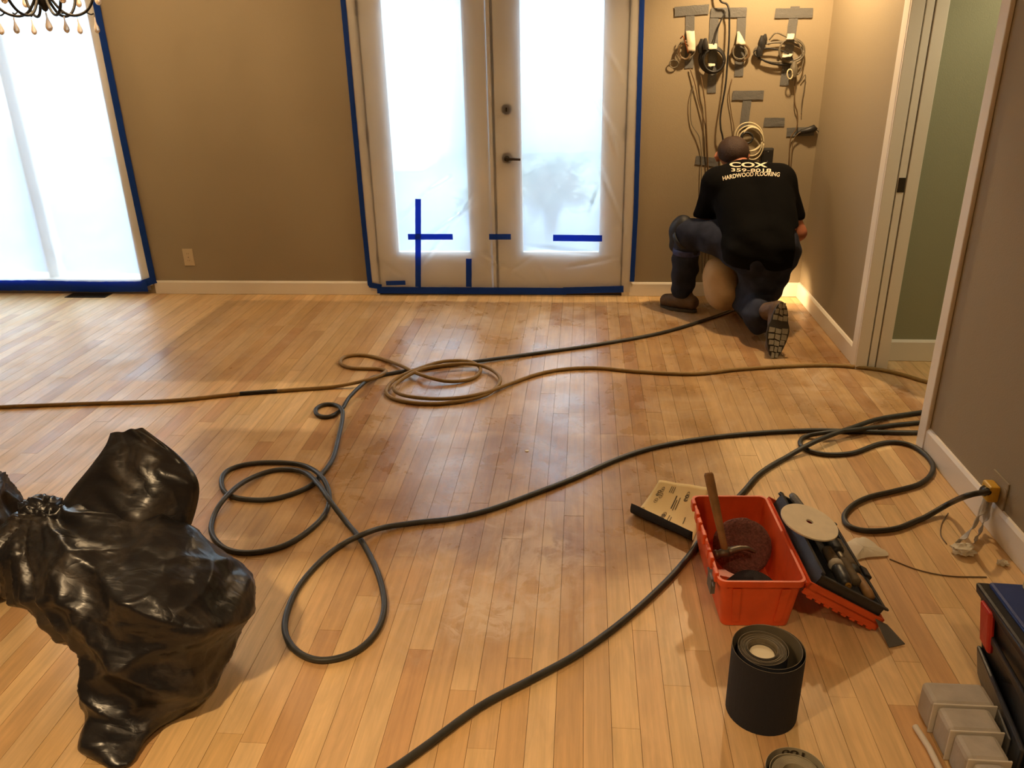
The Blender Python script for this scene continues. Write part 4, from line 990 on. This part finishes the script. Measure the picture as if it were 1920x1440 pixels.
# hinge knuckles along the open side
for i, yy in enumerate((-.19, -.12, -.075, .0, .075, .12, .19)):
    b = MB().box((-.130, yy-.016, HB-.026), (-.117, yy+.016, HB+.006+.003*(i % 2)), mat=TB); b.build('hinge_knuckle', M_['orange'], te, bevel=.003)
b = MB().tube([T(-.132, -.22, HB-.03), T(-.132, -.13, HB-.03)], .004, 6); b.box((-.137, -.2, HB-.07), (-.124, -.15, HB-.02), mat=TB); b.build('latch', M_['duct'], te)
# ribs on the front
for xx in (-.07, .07):
    MB().prism([T(xx-.012, -.2295+.0, HB-.03), T(xx+.012, -.2295, HB-.03), T(xx*.86+.010, -.2115, .02), T(xx*.86-.010, -.2115, .02)], TB.to_3x3() @ V3((0, -.0035, 0))).build('front_rib', M_['orange'], te)
# lid: hinged at the right rim, outer edge on the floor
lx0, lz0, lx1, lz1 = .128, HB-.012, .352, .036
dlx = V3((lx1-lx0, 0, lz1-lz0)); ln = V3((-(lz1-lz0), 0, lx1-lx0)).normalized(); dl = dlx.normalized(); LW = dlx.length
def Lp(s, y, h): p = V3((lx0, 0, lz0))+dl*s+ln*h; return T(p.x, y, p.z)
def lbox(m, s0, s1, y0, y1, h0, h1):
    v = [Lp(s, y, h) for h in (h0, h1) for s, y in ((s0, y0), (s1, y0), (s1, y1), (s0, y1))]
    return m.add(v, [(0, 3, 2, 1), (4, 5, 6, 7), (0, 1, 5, 4), (1, 2, 6, 5), (2, 3, 7, 6), (3, 0, 4, 7)])
lid = MB(); lbox(lid, 0, LW, -.235, .235, -.012, -.006); lbox(lid, 0, LW, -.235, -.229, -.03, .012); lbox(lid, 0, LW, .229, .235, -.03, .012); lbox(lid, LW-.006, LW, -.235, .235, -.03, .012); lbox(lid, 0, .006, -.235, .235, -.012, .010)
lo_ = lid.build('lid', M_['orange'], te)
for i in range(8):
    t_ = MB(); lbox(t_, .02+i*.03, .036+i*.03, -.236, -.230, -.036, -.028); t_.build('lid_tooth', M_['orange'], lo_)
hb = MB().tube([T(.126, -.225, HB-.012), T(.126, .225, HB-.012)], .006, 8).build('hinge_rod', M_['orange'], te, True)
tb = MB(); lbox(tb, LW-.03, LW+.035, -.243, -.2385, -.01, .0); t_ = MB()
t_.add([Lp(LW-.03, -.24, .004), Lp(LW+.012, -.24, .004), T(lx1+.05, -.285, .003), T(lx1-.0, -.3, .003), Lp(LW-.03, -.24, .006), Lp(LW+.012, -.24, .006), T(lx1+.05, -.285, .006), T(lx1-.0, -.3, .006)], [(0, 3, 2, 1), (4, 5, 6, 7), (0, 1, 5, 4), (1, 2, 6, 5), (2, 3, 7, 6), (3, 0, 4, 7)])
t_.build('tape_tab', M_['duct'], lo_)
# charcoal tray riding on the lid
tre = empty('tool_tray', tuple(Lp(.12, 0, 0)), 'charcoal plastic tray full of hand tools on the toolbox lid', 'tray')
tr_ = MB(); a0, a1, b0, b1 = .022, LW-.014, -.222, .222
lbox(tr_, a0, a1, b0, b1, -.004, .0); lbox(tr_, a0, a0+.006, b0, b1, 0, .048); lbox(tr_, a1-.006, a1, b0, b1, 0, .036); lbox(tr_, a0, a1, b0, b0+.006, 0, .04); lbox(tr_, a0, a1, b1-.006, b1, 0, .04)
to_ = tr_.build('tray_body', M_['trayblk'], tre, bevel=.0015)
r_ = MB(); lbox(r_, a0-.006, a1+.008, b0-.006, b0+.004, .038, .043); lbox(r_, a0-.006, a1+.008, b1-.004, b1+.006, .038, .043); lbox(r_, a1-.004, a1+.008, b0, b1, .034, .039); lbox(r_, a0-.008, a0+.004, b0, b1, .046, .051)
r_.build('tray_rim', M_['trayblk'], tre)
d1_ = MB(); lbox(d1_, .10, .104, b0, b1, 0, .026); d1_.build('divider', M_['trayblk'], tre)
clip = MB(); lbox(clip, a1-.004, a1+.02, -.07, -.02, .02, .046); clip.build('tray_clip', M_['blacktape'], tre, bevel=.003)
# tools in the tray
M_['handle'] = mat('worn_wood_handle', srgb(150, 112, 66), .6, var=.25, vscale=30); M_['rubber'] = mat('black_rubber_grip', srgb(34, 34, 33), .6); M_['steel'] = mat('worn_steel', srgb(120, 112, 98), .45, metal=.8, var=.2, vscale=30)
M_['redp'] = mat('red_plastic', srgb(176, 40, 28), .45); M_['ribbed'] = mat('dusty_brown_rubber', srgb(98, 84, 62), .75, var=.2, vscale=40)
def tool(a, b_, segs, lab, cat, name):
    """segs: (t0, t1, radius profile, material, part name, ridges)"""
    A, Bv = Lp(a[0], a[1], a[2]+.014), Lp(b_[0], b_[1], b_[2]+.016); e = empty(name, tuple(A), lab, cat, 'hand tools in the charcoal tray')
    for t0, t1, r0, r1, mt, pn, rid in segs:
        n = 14 if rid else 5; pts = [A.lerp(Bv, t0+(t1-t0)*i/n) for i in range(n+1)]
        R_ = [1.15*(r0+(r1-r0)*i/n)*(1+(.16 if rid and i % 2 else 0)) for i in range(n+1)]; R_[0] *= .75; R_[-1] *= .75
        MB().tube(pts, R_, 10).build(pn, mt, e, True)
tool((.15, .10, .03), (.17, -.16, .026), [(0, .45, .019, .017, M_['rubber'], 'grip', True), (.44, .6, .010, .012, M_['steel'], 'ferrule', False), (.58, 1., .013, .012, M_['ribbed'], 'shank', True)], 'tool with a fat black ridged grip in the tray', 'hand tool', 'chisel')
tool((.195, .085, .02), (.212, -.19, .02), [(0, .5, .016, .015, M_['ribbed'], 'grip', True), (.48, .62, .017, .016, M_['rubber'], 'collar', False), (.6, 1., .011, .014, M_['handle'], 'shank', False)], 'brown ribbed scraper handle along the outer tray wall', 'hand tool', 'scraper')
tool((.116, -.02, .026), (.118, -.2, .024), [(0, .42, .012, .015, M_['ribbed'], 'shank', True), (.4, .55, .019, .02, M_['cloth'], 'wrapping', False), (.53, 1., .02, .016, M_['trayblk'], 'grip', False)], 'short grey-gripped tool wrapped with pale cloth', 'hand tool', 'screwdriver')
M_['brasstip'] = mat('brass_tip', srgb(190, 150, 70), .4, metal=.8)
MB().lathe([(.009, 0), (.009, .003), (.004, .004), (.004, 0)], Lp(.119, -.2025, .042), 12, Matrix.Rotation(math.radians(70), 4, 'X')).build('brass_ring', M_['brasstip'], [o for o in bpy.data.objects if o.name.startswith('screwdriver')][0])
tool((.045, .205, .05), (.085, .06, .045), [(0, .55, .012, .011, M_['duct'], 'jaw_arm', False), (.5, .75, .02, .018, M_['duct'], 'joint', False), (.7, 1., .011, .012, M_['redp'], 'grip', False)], 'grey pliers with red handles lying at the back of the tray', 'pliers', 'pliers')
tool((.115, .19, .03), (.185, .15, .03), [(0, .4, .012, .014, M_['steel'], 'head', False), (.36, 1., .012, .013, M_['ribbed'], 'shaft', False)], 'small steel tool crossing the back end of the tray', 'hand tool', 'nail_set')
# white sanding disc resting on tray edge and toolbox rim
dc = V3((.712, 2.215, .206)); nrm_ = V3((.22, -.08, 1)).normalized(); dm = nrm_.to_track_quat('Z', 'Y').to_matrix().to_4x4()
o = MB().lathe([(.011, 0), (.088, 0), (.089, .003), (.088, .006), (.011, .006)], dc, 48, dm, closed=True).build('sanding_disc', mat('white_felt_disc', srgb(240, 228, 200), .8, var=.05, vscale=30), None, True, auto=.6)
tag(o, 'white sanding disc with a centre hole lying across the toolbox edge', 'disc')
# maroon scouring pad leaning in the tub
def pad_mesh(c, n_, r, th, seed):
    dm = V3(n_).normalized().to_track_quat('Z', 'Y').to_matrix().to_4x4(); m = MB()
    prof = [(0, th/2), (r*.4, th/2), (r*.75, th/2), (r*.95, th*.42), (r, th*.1), (r, -th*.2), (r*.93, -th/2), (r*.5, -th/2), (0, -th/2)]
    m.lathe(prof, (0, 0, 0), 40); m.v = [tuple(V3(c)+dm @ (V3(p)*(1+.05*nz(p[0]*40+seed, p[1]*40, p[2]*40)))) for p in m.v]; return m
M_['maroon'] = mat('maroon_scouring_pad', srgb(126, 80, 72), .95, var=.35, vscale=120, bump=1., bscale=220)
o = pad_mesh((.522, 2.24, .095), (-.25, -.72, .62), .092, .03, 1).build('scouring_pad', M_['maroon'], None, True); tag(o, 'round maroon scouring pad leaning inside the orange toolbox', 'pad')
M_['abr'] = mat('black_abrasive', srgb(36, 36, 40), .75, bump=.5, bscale=900, var=.1, vscale=60); M_['back'] = mat('tan_paper_backing', srgb(204, 178, 126), .7)
for i in range(4):
    dm = V3((.05*i-.05, -.25-.03*i, 1)).normalized().to_track_quat('Z', 'Y').to_matrix().to_4x4()
    m = MB().lathe([(.011, 0), (.078, 0), (.078, .0025), (.011, .0025)], (.512+.006*i, 2.07-.006*i, .034+.009*i), 36, dm, closed=True)
    m.m = [1 if (j//36) in (0, 1) else 0 for j in range(len(m.f))]
    o = m.build('abrasive_disc', [M_['abr'], M_['back']]); tag(o, ['bottom black abrasive disc of the stack in the toolbox', 'second lowest black abrasive disc in the toolbox stack', 'second highest black abrasive disc in the toolbox stack', 'top black abrasive disc of the stack in the toolbox'][i], 'disc', 'abrasive discs inside the toolbox')
# claw hammer
h0, h1 = onz(1360, 1036, .135), onz(1328, 886, .345)
e = empty('hammer', tuple(h0), 'worn wood-handled claw hammer standing in the orange toolbox', 'hammer')
S = [h0.lerp(h1, t) for t in (-.02, .15, .35, .6, .85, .97, 1.)]; MB().tube(S, [.0115, .0115, .0125, .0145, .0155, .0155, .012], 10).build('handle', M_['handle'], e, True)
hd = (h1-h0).normalized(); sx = V3((1, .25, 0)); sx = (sx-hd*sx.dot(hd)).normalized(); up2 = -hd
MB().tube([h0-sx*.036, h0-sx*.028, h0-sx*.022, h0-sx*.012, h0+sx*.016], [.014, .0145, .011, .0135, .0155], 12).build('head', M_['steel'], e, True)
for s_ in (-1, 1):
    q = hd.cross(sx)*s_*.006
    MB().tube(spline([h0+sx*.008+q, h0+sx*.04+q*1.2+hd*.004, h0+sx*.07+q*1.5+hd*.0, h0+sx*.092+q*1.7-hd*.016], 4), [.011]*3+[.0098]*3+[.008]*3+[.006]*2+[.005]*2, 8).build('claw', M_['steel'], e, True)
# curled sandpaper sheet
M_['back2'] = mat('cream_paper_backing', srgb(226, 204, 150), .7)
fl0, fl1, bk0, bk1 = onz(1184, 945, .05), onz(1299, 999, .05), onz(1236, 900, .07), onz(1329, 914, .07)
def sp_(a, b_):
    f_ = fl0.lerp(fl1, a); k_ = bk0.lerp(bk1, a); m1 = f_.lerp(k_, .02); 
    t = b_; p = f_.lerp(k_, t**1.3)
    z = .05*(1-t/.28)**2+.0035 if t < .28 else .0035+.0665*((t-.28)/.72)**1.7
    back_ = V3((k_.x-f_.x, k_.y-f_.y, 0)).normalized()
    p = V3((p.x, p.y, z))-back_*(.016*math.sin(min(1, t/.28)*math.pi) if t < .28 else 0)
    return p+V3((0, 0, .002*nz(a*4, b_*3, 5)))
m = MB().sheet(sp_, 18, 24, .0009); nf = 18*24; m.m = [0]*nf+[1]*(len(m.f)-nf)
sps = m.build('sandpaper_sheet', [M_['back2'], M_['abr']], None, True)
nm0 = sps.data.polygons[5].normal
tag(sps, 'curled cream-backed sandpaper sheet printed 60 beside the toolbox', 'sandpaper')
M_['ink'] = mat('dark_print', srgb(70, 58, 40), .7)
def onsheet(a, b_, o): 
    p = V3(sp_(a, b_)); du = V3(sp_(min(1, a+.01), b_))-V3(sp_(max(0, a-.01), b_)); dv = V3(sp_(a, min(1, b_+.01)))-V3(sp_(a, max(0, b_-.01)))
    n = du.cross(dv).normalized(); n = n if n.z > 0 else -n; return p+n*o
def stext(s, a0, b0, w, h, bold=.02): # text runs along b (across the sheet)
    return lay_text(s, lambda a, b_, t, o: onsheet(a0+(b_)*h, b0+a*w, .0012), None, M_['ink'], sps, 'print', bold)
for a_, b_ in ((.10, .74), (.62, .76), (.38, .36)): stext('60', a_, b_, .10, .07)
for a_, b_, w_, h_ in ((.30, .84, .1, .012), (.335, .84, .1, .012), (.37, .84, .1, .012), (.46, .6, .22, .022), (.50, .58, .18, .016), (.54, .6, .2, .014), (.5, .36, .12, .012), (.54, .36, .1, .012), (.75, .42, .12, .012)):
    q = MB(); q.sheet(lambda s, t: onsheet(a_+s*h_, b_+t*w_, .0011), 1, 6); q.build('print', M_['ink'], sps)
for a_, b_ in ((.17, .86), (.16, .66), (.20, .76), (.66, .86), (.42, .47), (.2, .34), (.05, .4)):
    q = MB(); n_ = 16
    for k_ in range(n_):
        A_, B_ = 2*math.pi*k_/n_, 2*math.pi*(k_+1)/n_
        q.add([onsheet(a_+.030*math.cos(A_), b_+.045*math.sin(A_), .0011), onsheet(a_+.030*math.cos(B_), b_+.045*math.sin(B_), .0011), onsheet(a_+.024*math.cos(B_), b_+.036*math.sin(B_), .0011), onsheet(a_+.024*math.cos(A_), b_+.036*math.sin(A_), .0011)], [(0, 1, 2, 3)])
    q.add([onsheet(a_-.012, b_-.012, .0011), onsheet(a_+.010, b_-.008, .0011), onsheet(a_+.010, b_+.014, .0011), onsheet(a_-.006, b_+.01, .0011)], [(0, 1, 2, 3)])
    q.build('print', M_['ink'], sps)

# ================================================================== ABRASIVE ROLLS
M_['back3'] = mat('grey_roll_backing', srgb(124, 114, 94), .6, var=.1, vscale=30)
M_['back4'] = mat('pale_roll_backing', srgb(178, 168, 142), .6, var=.1, vscale=30)
M_['abr2'] = mat('navy_black_abrasive', srgb(30, 34, 46), .8, bump=.6, bscale=1200, var=.15, vscale=300)
def roll(c, Hh, prof, lab, bk):
    """prof(turn fraction) -> radius ; one long strip wound on itself"""
    e = empty('abrasive_roll', tuple(c), lab, 'sandpaper roll')
    n = 620; pts = []
    for i in range(n+1):
        t = i/n; th, r, o_, zt = prof(t); pts.append((V3(c)+V3((o_[0]+r*math.cos(th), o_[1]+r*math.sin(th), 0)), zt))
    m = MB(); m.sheet(lambda a, b_: pts[round(a*n)][0]+V3((0, 0, .001+b_*(Hh-.001+pts[round(a*n)][1]))), n, 3, .0009)
    nf = n*3; m.m = [0]*nf+[1]*(len(m.f)-nf)
    s = m.build('wound_strip', [M_['abr2'], M_[bk]], e, True, auto=.6)
    return e, s
def prof1(t):
    T_ = 15.2; th = 2*math.pi*T_*t+1.2; k = t*T_
    if k < 13: r = .036+.0019*k
    else: r = .0607+(.0885-.0607)*min(1, (k-13)/1.15)**.8
    w = max(0, min(1, (13.6-k)/1.))
    return th, r, (-.012*w, .010*w), -.012*w+.004*nz(k*.4)
e, s = roll((.475, 1.645, 0), .2, prof1, 'tall upright roll of black sandpaper standing in front of the toolbox', 'back3')
MB().lathe([(.0335, .0), (.0355, .0), (.0355, .176), (.0335, .176)], (.463, 1.655, .001), 32, closed=True).build('core', M_['back3'], e, True, auto=.6)
MB().lathe([(0, 0), (.0335, 0), (.0335, .166), (.03, .172), (0, .174)], (.463, 1.655, .002), 28).build('core_plug', mat('white_core', srgb(236, 226, 198), .6), e, True, auto=.6)
def prof2(t):
    T_ = 12.2; th = 2*math.pi*T_*t+2.6; k = t*T_
    r = .03+.0022*k if k < 10.8 else .0538+.013*min(1, (k-10.8)/.9)
    w = max(0, min(1, (11.2-k)/.6)); return th, r, (-.002*w, -.006*w), -.004*w
c2_ = onz(1494, 1446, .1)
e, s = roll((c2_.x, c2_.y, 0), .1, prof2, 'low roll of sandpaper marked 100 standing near the tall roll', 'back4')
lay_text('100', lambda a, b_, t, o: V3((c2_.x+.0655*math.cos(math.radians(62+44*a)), c2_.y+.0625*math.sin(math.radians(62+44*a)), .099-.014*(1-b_) if False else .082+.014*(1-b_))), None, M_['ink'], s, 'print', .02)

# ================================================================== CASE AND GREY BLOCKS AT THE RIGHT
M_['caseblk'] = plastic('black_case', srgb(34, 34, 35), .45, .3); M_['caseblue'] = plastic('blue_lid', srgb(38, 62, 128), .5); M_['casered'] = plastic('red_latch', srgb(196, 48, 34), .45)
ce = empty('tool_case', (1.2, 1.62, 0), 'black plastic tool case with a blue lid and red latch', 'case')
bl_, fl_ = V3((1.085, 1.80, 0)), V3((1.0, 1.42, 0)); dr = V3((.30, -.02, 0)); lean = V3((-.052, -.02, .27))
def cb(m, s0, s1, t0, t1, h0, h1):
    def q(s, t, h): return (fl_.lerp(bl_, s)).lerp(V3((1.012, 1.42+.37*s, .318)), h)+dr*t
    v = [q(s, t, h)+V3((0, 0, .001)) for h in (h0, h1) for s, t in ((s0, t0), (s0, t1), (s1, t1), (s1, t0))]
    return m.add(v, [(0, 3, 2, 1), (4, 5, 6, 7), (0, 1, 5, 4), (1, 2, 6, 5), (2, 3, 7, 6), (3, 0, 4, 7)])
cb(MB(), 0, 1, 0, 1, 0, .93).build('body', M_['caseblk'], ce, bevel=.012)
cb(MB(), .04, .97, .06, 1, .93, 1.02).build('lid', M_['caseblue'], ce, bevel=.008)
cb(MB(), .0, 1.0, -.03, .1, .88, .985).build('rim', M_['caseblk'], ce, bevel=.008)
cb(MB(), .72, .88, -.055, .0, .52, .92).build('latch', M_['casered'], ce, bevel=.008)
cb(MB(), .1, .74, -.03, .0, .62, .70).build('rib', M_['caseblk'], ce, bevel=.004)
cb(MB(), .05, .98, -.04, .0, .05, .36).build('side_panel', M_['trayblk'], ce, bevel=.006)
cb(MB(), .2, .45, -.055, -.035, .1, .28).build('label_plate', M_['duct'], ce, bevel=.003)
tp = V3((1.135, 1.745, .327)); o = MB().lathe([(.022, 0), (.036, 0), (.036, .03), (.022, .03)], tp, 24, closed=True).build('tape_roll', M_['back'], None, True, auto=.6); tag(o, 'small tan tape roll lying on the blue case lid', 'tape roll')
M_['grey'] = mat('light_grey_foam', srgb(176, 168, 156), .75, var=.1, vscale=20, bump=.2, bscale=60); M_['greyedge'] = mat('pale_grey_edge', srgb(212, 204, 190), .7)
for i in range(4):
    y1_ = 1.672-.083*i; sh_ = .006*i
    lab = ['grey block at the end of the row by the red latch', 'second grey block of the row beside the black case', 'third grey block of the row beside the black case', 'grey block at the end of the row farthest from the red latch'][i]
    e = empty('sanding_block', (.93, y1_-.04, 0), lab, 'block', 'grey blocks in a row')
    xl, xr_ = .868+sh_, 1.016-.021*i
    MB().box((xl, y1_-.079, .001), (xr_, y1_, .094)).build('block_body', M_['grey'], e, bevel=.012)
    MB().box((xl-.001, y1_-.082, .004), (xr_, y1_-.0775, .0955)).build('edge_strip', M_['greyedge'], e, bevel=.0015)
o = MB().tube([onz(1716, 1362, .008), onz(1742, 1402, .008), V3((.852, 1.30, .008))], .0078, 8).build('plastic_rod', M_['greyedge'], None, True, auto=.8); tag(o, 'pale plastic rod on the floor along the grey blocks', 'rod')

# ================================================================== BLACK BAGS
def bag_mat():
    m = mat('black_bin_liner', (.012, .012, .014), .27, spec=.5); nt = m.node_tree; N = nt.nodes.new; L = nt.links.new; b = nt.nodes['Principled BSDF']; g = N('ShaderNodeNewGeometry')
    n = N('ShaderNodeTexNoise'); n.inputs['Scale'].default_value = 7; n.inputs['Detail'].default_value = 9; n.inputs['Roughness'].default_value = .7; n.inputs['Distortion'].default_value = .6; L(g.outputs['Position'], n.inputs[0])
    r = N('ShaderNodeMapRange'); r.inputs[1].default_value = .5; r.inputs[2].default_value = .75; r.inputs[3].default_value = 0; r.inputs[4].default_value = .42; L(n.outputs[0], r.inputs[0])
    x = N('ShaderNodeMix'); x.data_type = 'RGBA'; L(r.outputs[0], x.inputs[0]); x.inputs[6].default_value = (.011, .011, .013, 1); x.inputs[7].default_value = (*srgb(104, 92, 78), 1); L(x.outputs[2], b.inputs['Base Color'])
    q = N('ShaderNodeMapRange'); q.inputs[1].default_value = 0; q.inputs[2].default_value = .55; q.inputs[3].default_value = .3; q.inputs[4].default_value = .6; L(r.outputs[0], q.inputs[0]); L(q.outputs[0], b.inputs['Roughness'])
    mp = N('ShaderNodeMapping'); mp.inputs['Rotation'].default_value = (.3, .5, .6); mp.inputs['Scale'].default_value = (1, 2.6, 2.2); L(g.outputs['Position'], mp.inputs[0])
    n2 = N('ShaderNodeTexVoronoi'); n2.feature = 'DISTANCE_TO_EDGE'; n2.inputs['Scale'].default_value = 5; n2.inputs['Detail'].default_value = 2.; n2.inputs['Roughness'].default_value = .6
    wv = N('ShaderNodeTexNoise'); wv.inputs['Scale'].default_value = 5; L(mp.outputs[0], wv.inputs[0]); va_ = N('ShaderNodeMixRGB'); va_.inputs[0].default_value = .25; L(mp.outputs[0], va_.inputs[1]); L(wv.outputs[1], va_.inputs[2]); L(va_.outputs[0], n2.inputs['Vector'])
    bp = N('ShaderNodeBump'); bp.inputs['Strength'].default_value = .35; bp.inputs['Distance'].default_value = .02; L(n2.outputs[0], bp.inputs['Height']); L(bp.outputs[0], b.inputs['Normal'])
    return m
M_['bag'] = bag_mat()
def crease(pts, faces, neck, amp, seed):
    me = bpy.data.meshes.new('tmp'); me.from_pydata([tuple(p) for p in pts], [], [tuple(int(i) for i in f) for f in faces]); me.update()
    nr = [v.normal.copy() for v in me.vertices]; bpy.data.meshes.remove(me); out = []
    for p, n in zip(pts, nr):
        d = V3(p)-V3(neck); rho = d.length; ph = math.atan2(d.z*.9+d.y*.2, d.x); th = math.atan2(d.y, d.x)
        f1 = 1-2*abs(nz(ph*3.2+seed, rho*1.6, th*1.5)); f2 = 1-2*abs(nz(p[0]*6+seed, p[1]*6, p[2]*8)); f3 = 1-2*abs(nz(p[0]*15, p[1]*15+seed, p[2]*17))
        vd = noise.voronoi(V3((p[0]*3.5+p[2]*3+seed, p[1]*5, p[2]*7-p[0]*2)))[0]; vc = vd[1]-vd[0]; vd2 = noise.voronoi(V3((p[0]*15+p[2]*6, p[1]*15+seed, p[2]*20)))[0]; vc2 = vd2[1]-vd2[0]
        k = amp*(.95*f1+.35*f2+.06*f3+.55*math.exp(-vc*4)+.10*math.exp(-vc2*4)-.75)*min(1, max(0., p[2]-.002)/.05)
        q = V3(p)+n*k; q.z = max(q.z, .001); out.append(tuple(q))
    return out
be = empty('rubbish_bag', (-1.12, 1.6, 0), 'dusty black plastic rubbish bag with a floppy tied top', 'bag')
bgp = [((-1.11, 1.60, .10), (-1.08, 1.66, .22), .155, .185), ((-1.07, 1.68, .22), (-1.26, 1.72, .25), .18, .165), ((-1.30, 1.72, .28), (-1.50, 1.76, .31), .14, .10), ((-1.08, 1.74, .32), (-1.34, 1.79, .37), .10, .085),
       ((-1.45, 1.77, .33), (-1.47, 1.81, .40), .09, .06), ((-1.15, 1.52, .05), (-1.13, 1.42, .025), .085, .03, (1.3, 1, .6)), ((-1.14, 1.42, .02), (-1.10, 1.37, .012), .05, .025, (1.4, 1, .5))]
p, f = snet(bgp, .0085, k=.04, extra=lambda V, X, Y, Z: np.maximum(V, .0015-Z)); p = relax(p, f, 2)
nmesh('sack', crease(p, f, (-1.48, 1.80, .44), .030, 2.), f, M_['bag'], be)
lefte = spline([(96, 975), (128, 925), (165, 880), (196, 838), (207, 812)], 8); righte = spline([(340, 1012), (362, 975), (373, 908), (340, 858), (268, 802)], 8)
lefte = spline([V3((*q, 0)) for q in ((96, 975), (128, 925), (165, 880), (196, 838), (207, 812))], 8); righte = spline([V3((*q, 0)) for q in ((338, 1015), (362, 975), (373, 908), (340, 858), (268, 802))], 8)
def flap(side):
    def fn(a, b_):
        i = round(b_*32); l_, r_ = lefte[i], righte[i]; q = l_.lerp(r_, a)
        rim = min(a, 1-a)*2; top = 1-b_
        bul = math.sin(a*math.pi)**.6*(.03+.05*top)
        yb_ = 1.80+.14*b_ + side*bul*(1-b_**6) + .016*(1-2*abs(nz(a*3+1.7*b_, b_*3, 4+side)))*min(1, rim*4)*(1-b_**8)
        return ony(q.x, q.y+5*nz(a*4, 2)*b_, yb_)
    return fn
m = MB(); m.sheet(flap(-1), 30, 32); m.sheet(flap(1), 30, 32)
m.build('floppy_top', M_['bag'], be, True)
kn = ony(104, 968, 1.80); m = MB(); m.tube(spline([kn+V3((.03*math.cos(t), .03*math.sin(t), .008*math.sin(3*t))) for t in np.linspace(0, 6.2, 9)], 4), .012, 8); m.build('tie_knot', M_['bag'], be, True)
be2 = empty('rubbish_bag', (-1.9, 1.98, 0), 'second black bag standing beside the floppy-topped bag', 'bag')
bgp = [((-1.90, 2.0, .12), (-1.88, 2.0, .26), .14, .15), ((-1.86, 2.0, .30), (-1.83, 1.98, .36), .12, .05)]
p, f = snet(bgp, .011, k=.04, extra=lambda V, X, Y, Z: np.maximum(V, .0015-Z)); nmesh('sack', crease(relax(p, f, 2), f, (-1.8, 2., .5), .03, 9.), f, M_['bag'], be2)
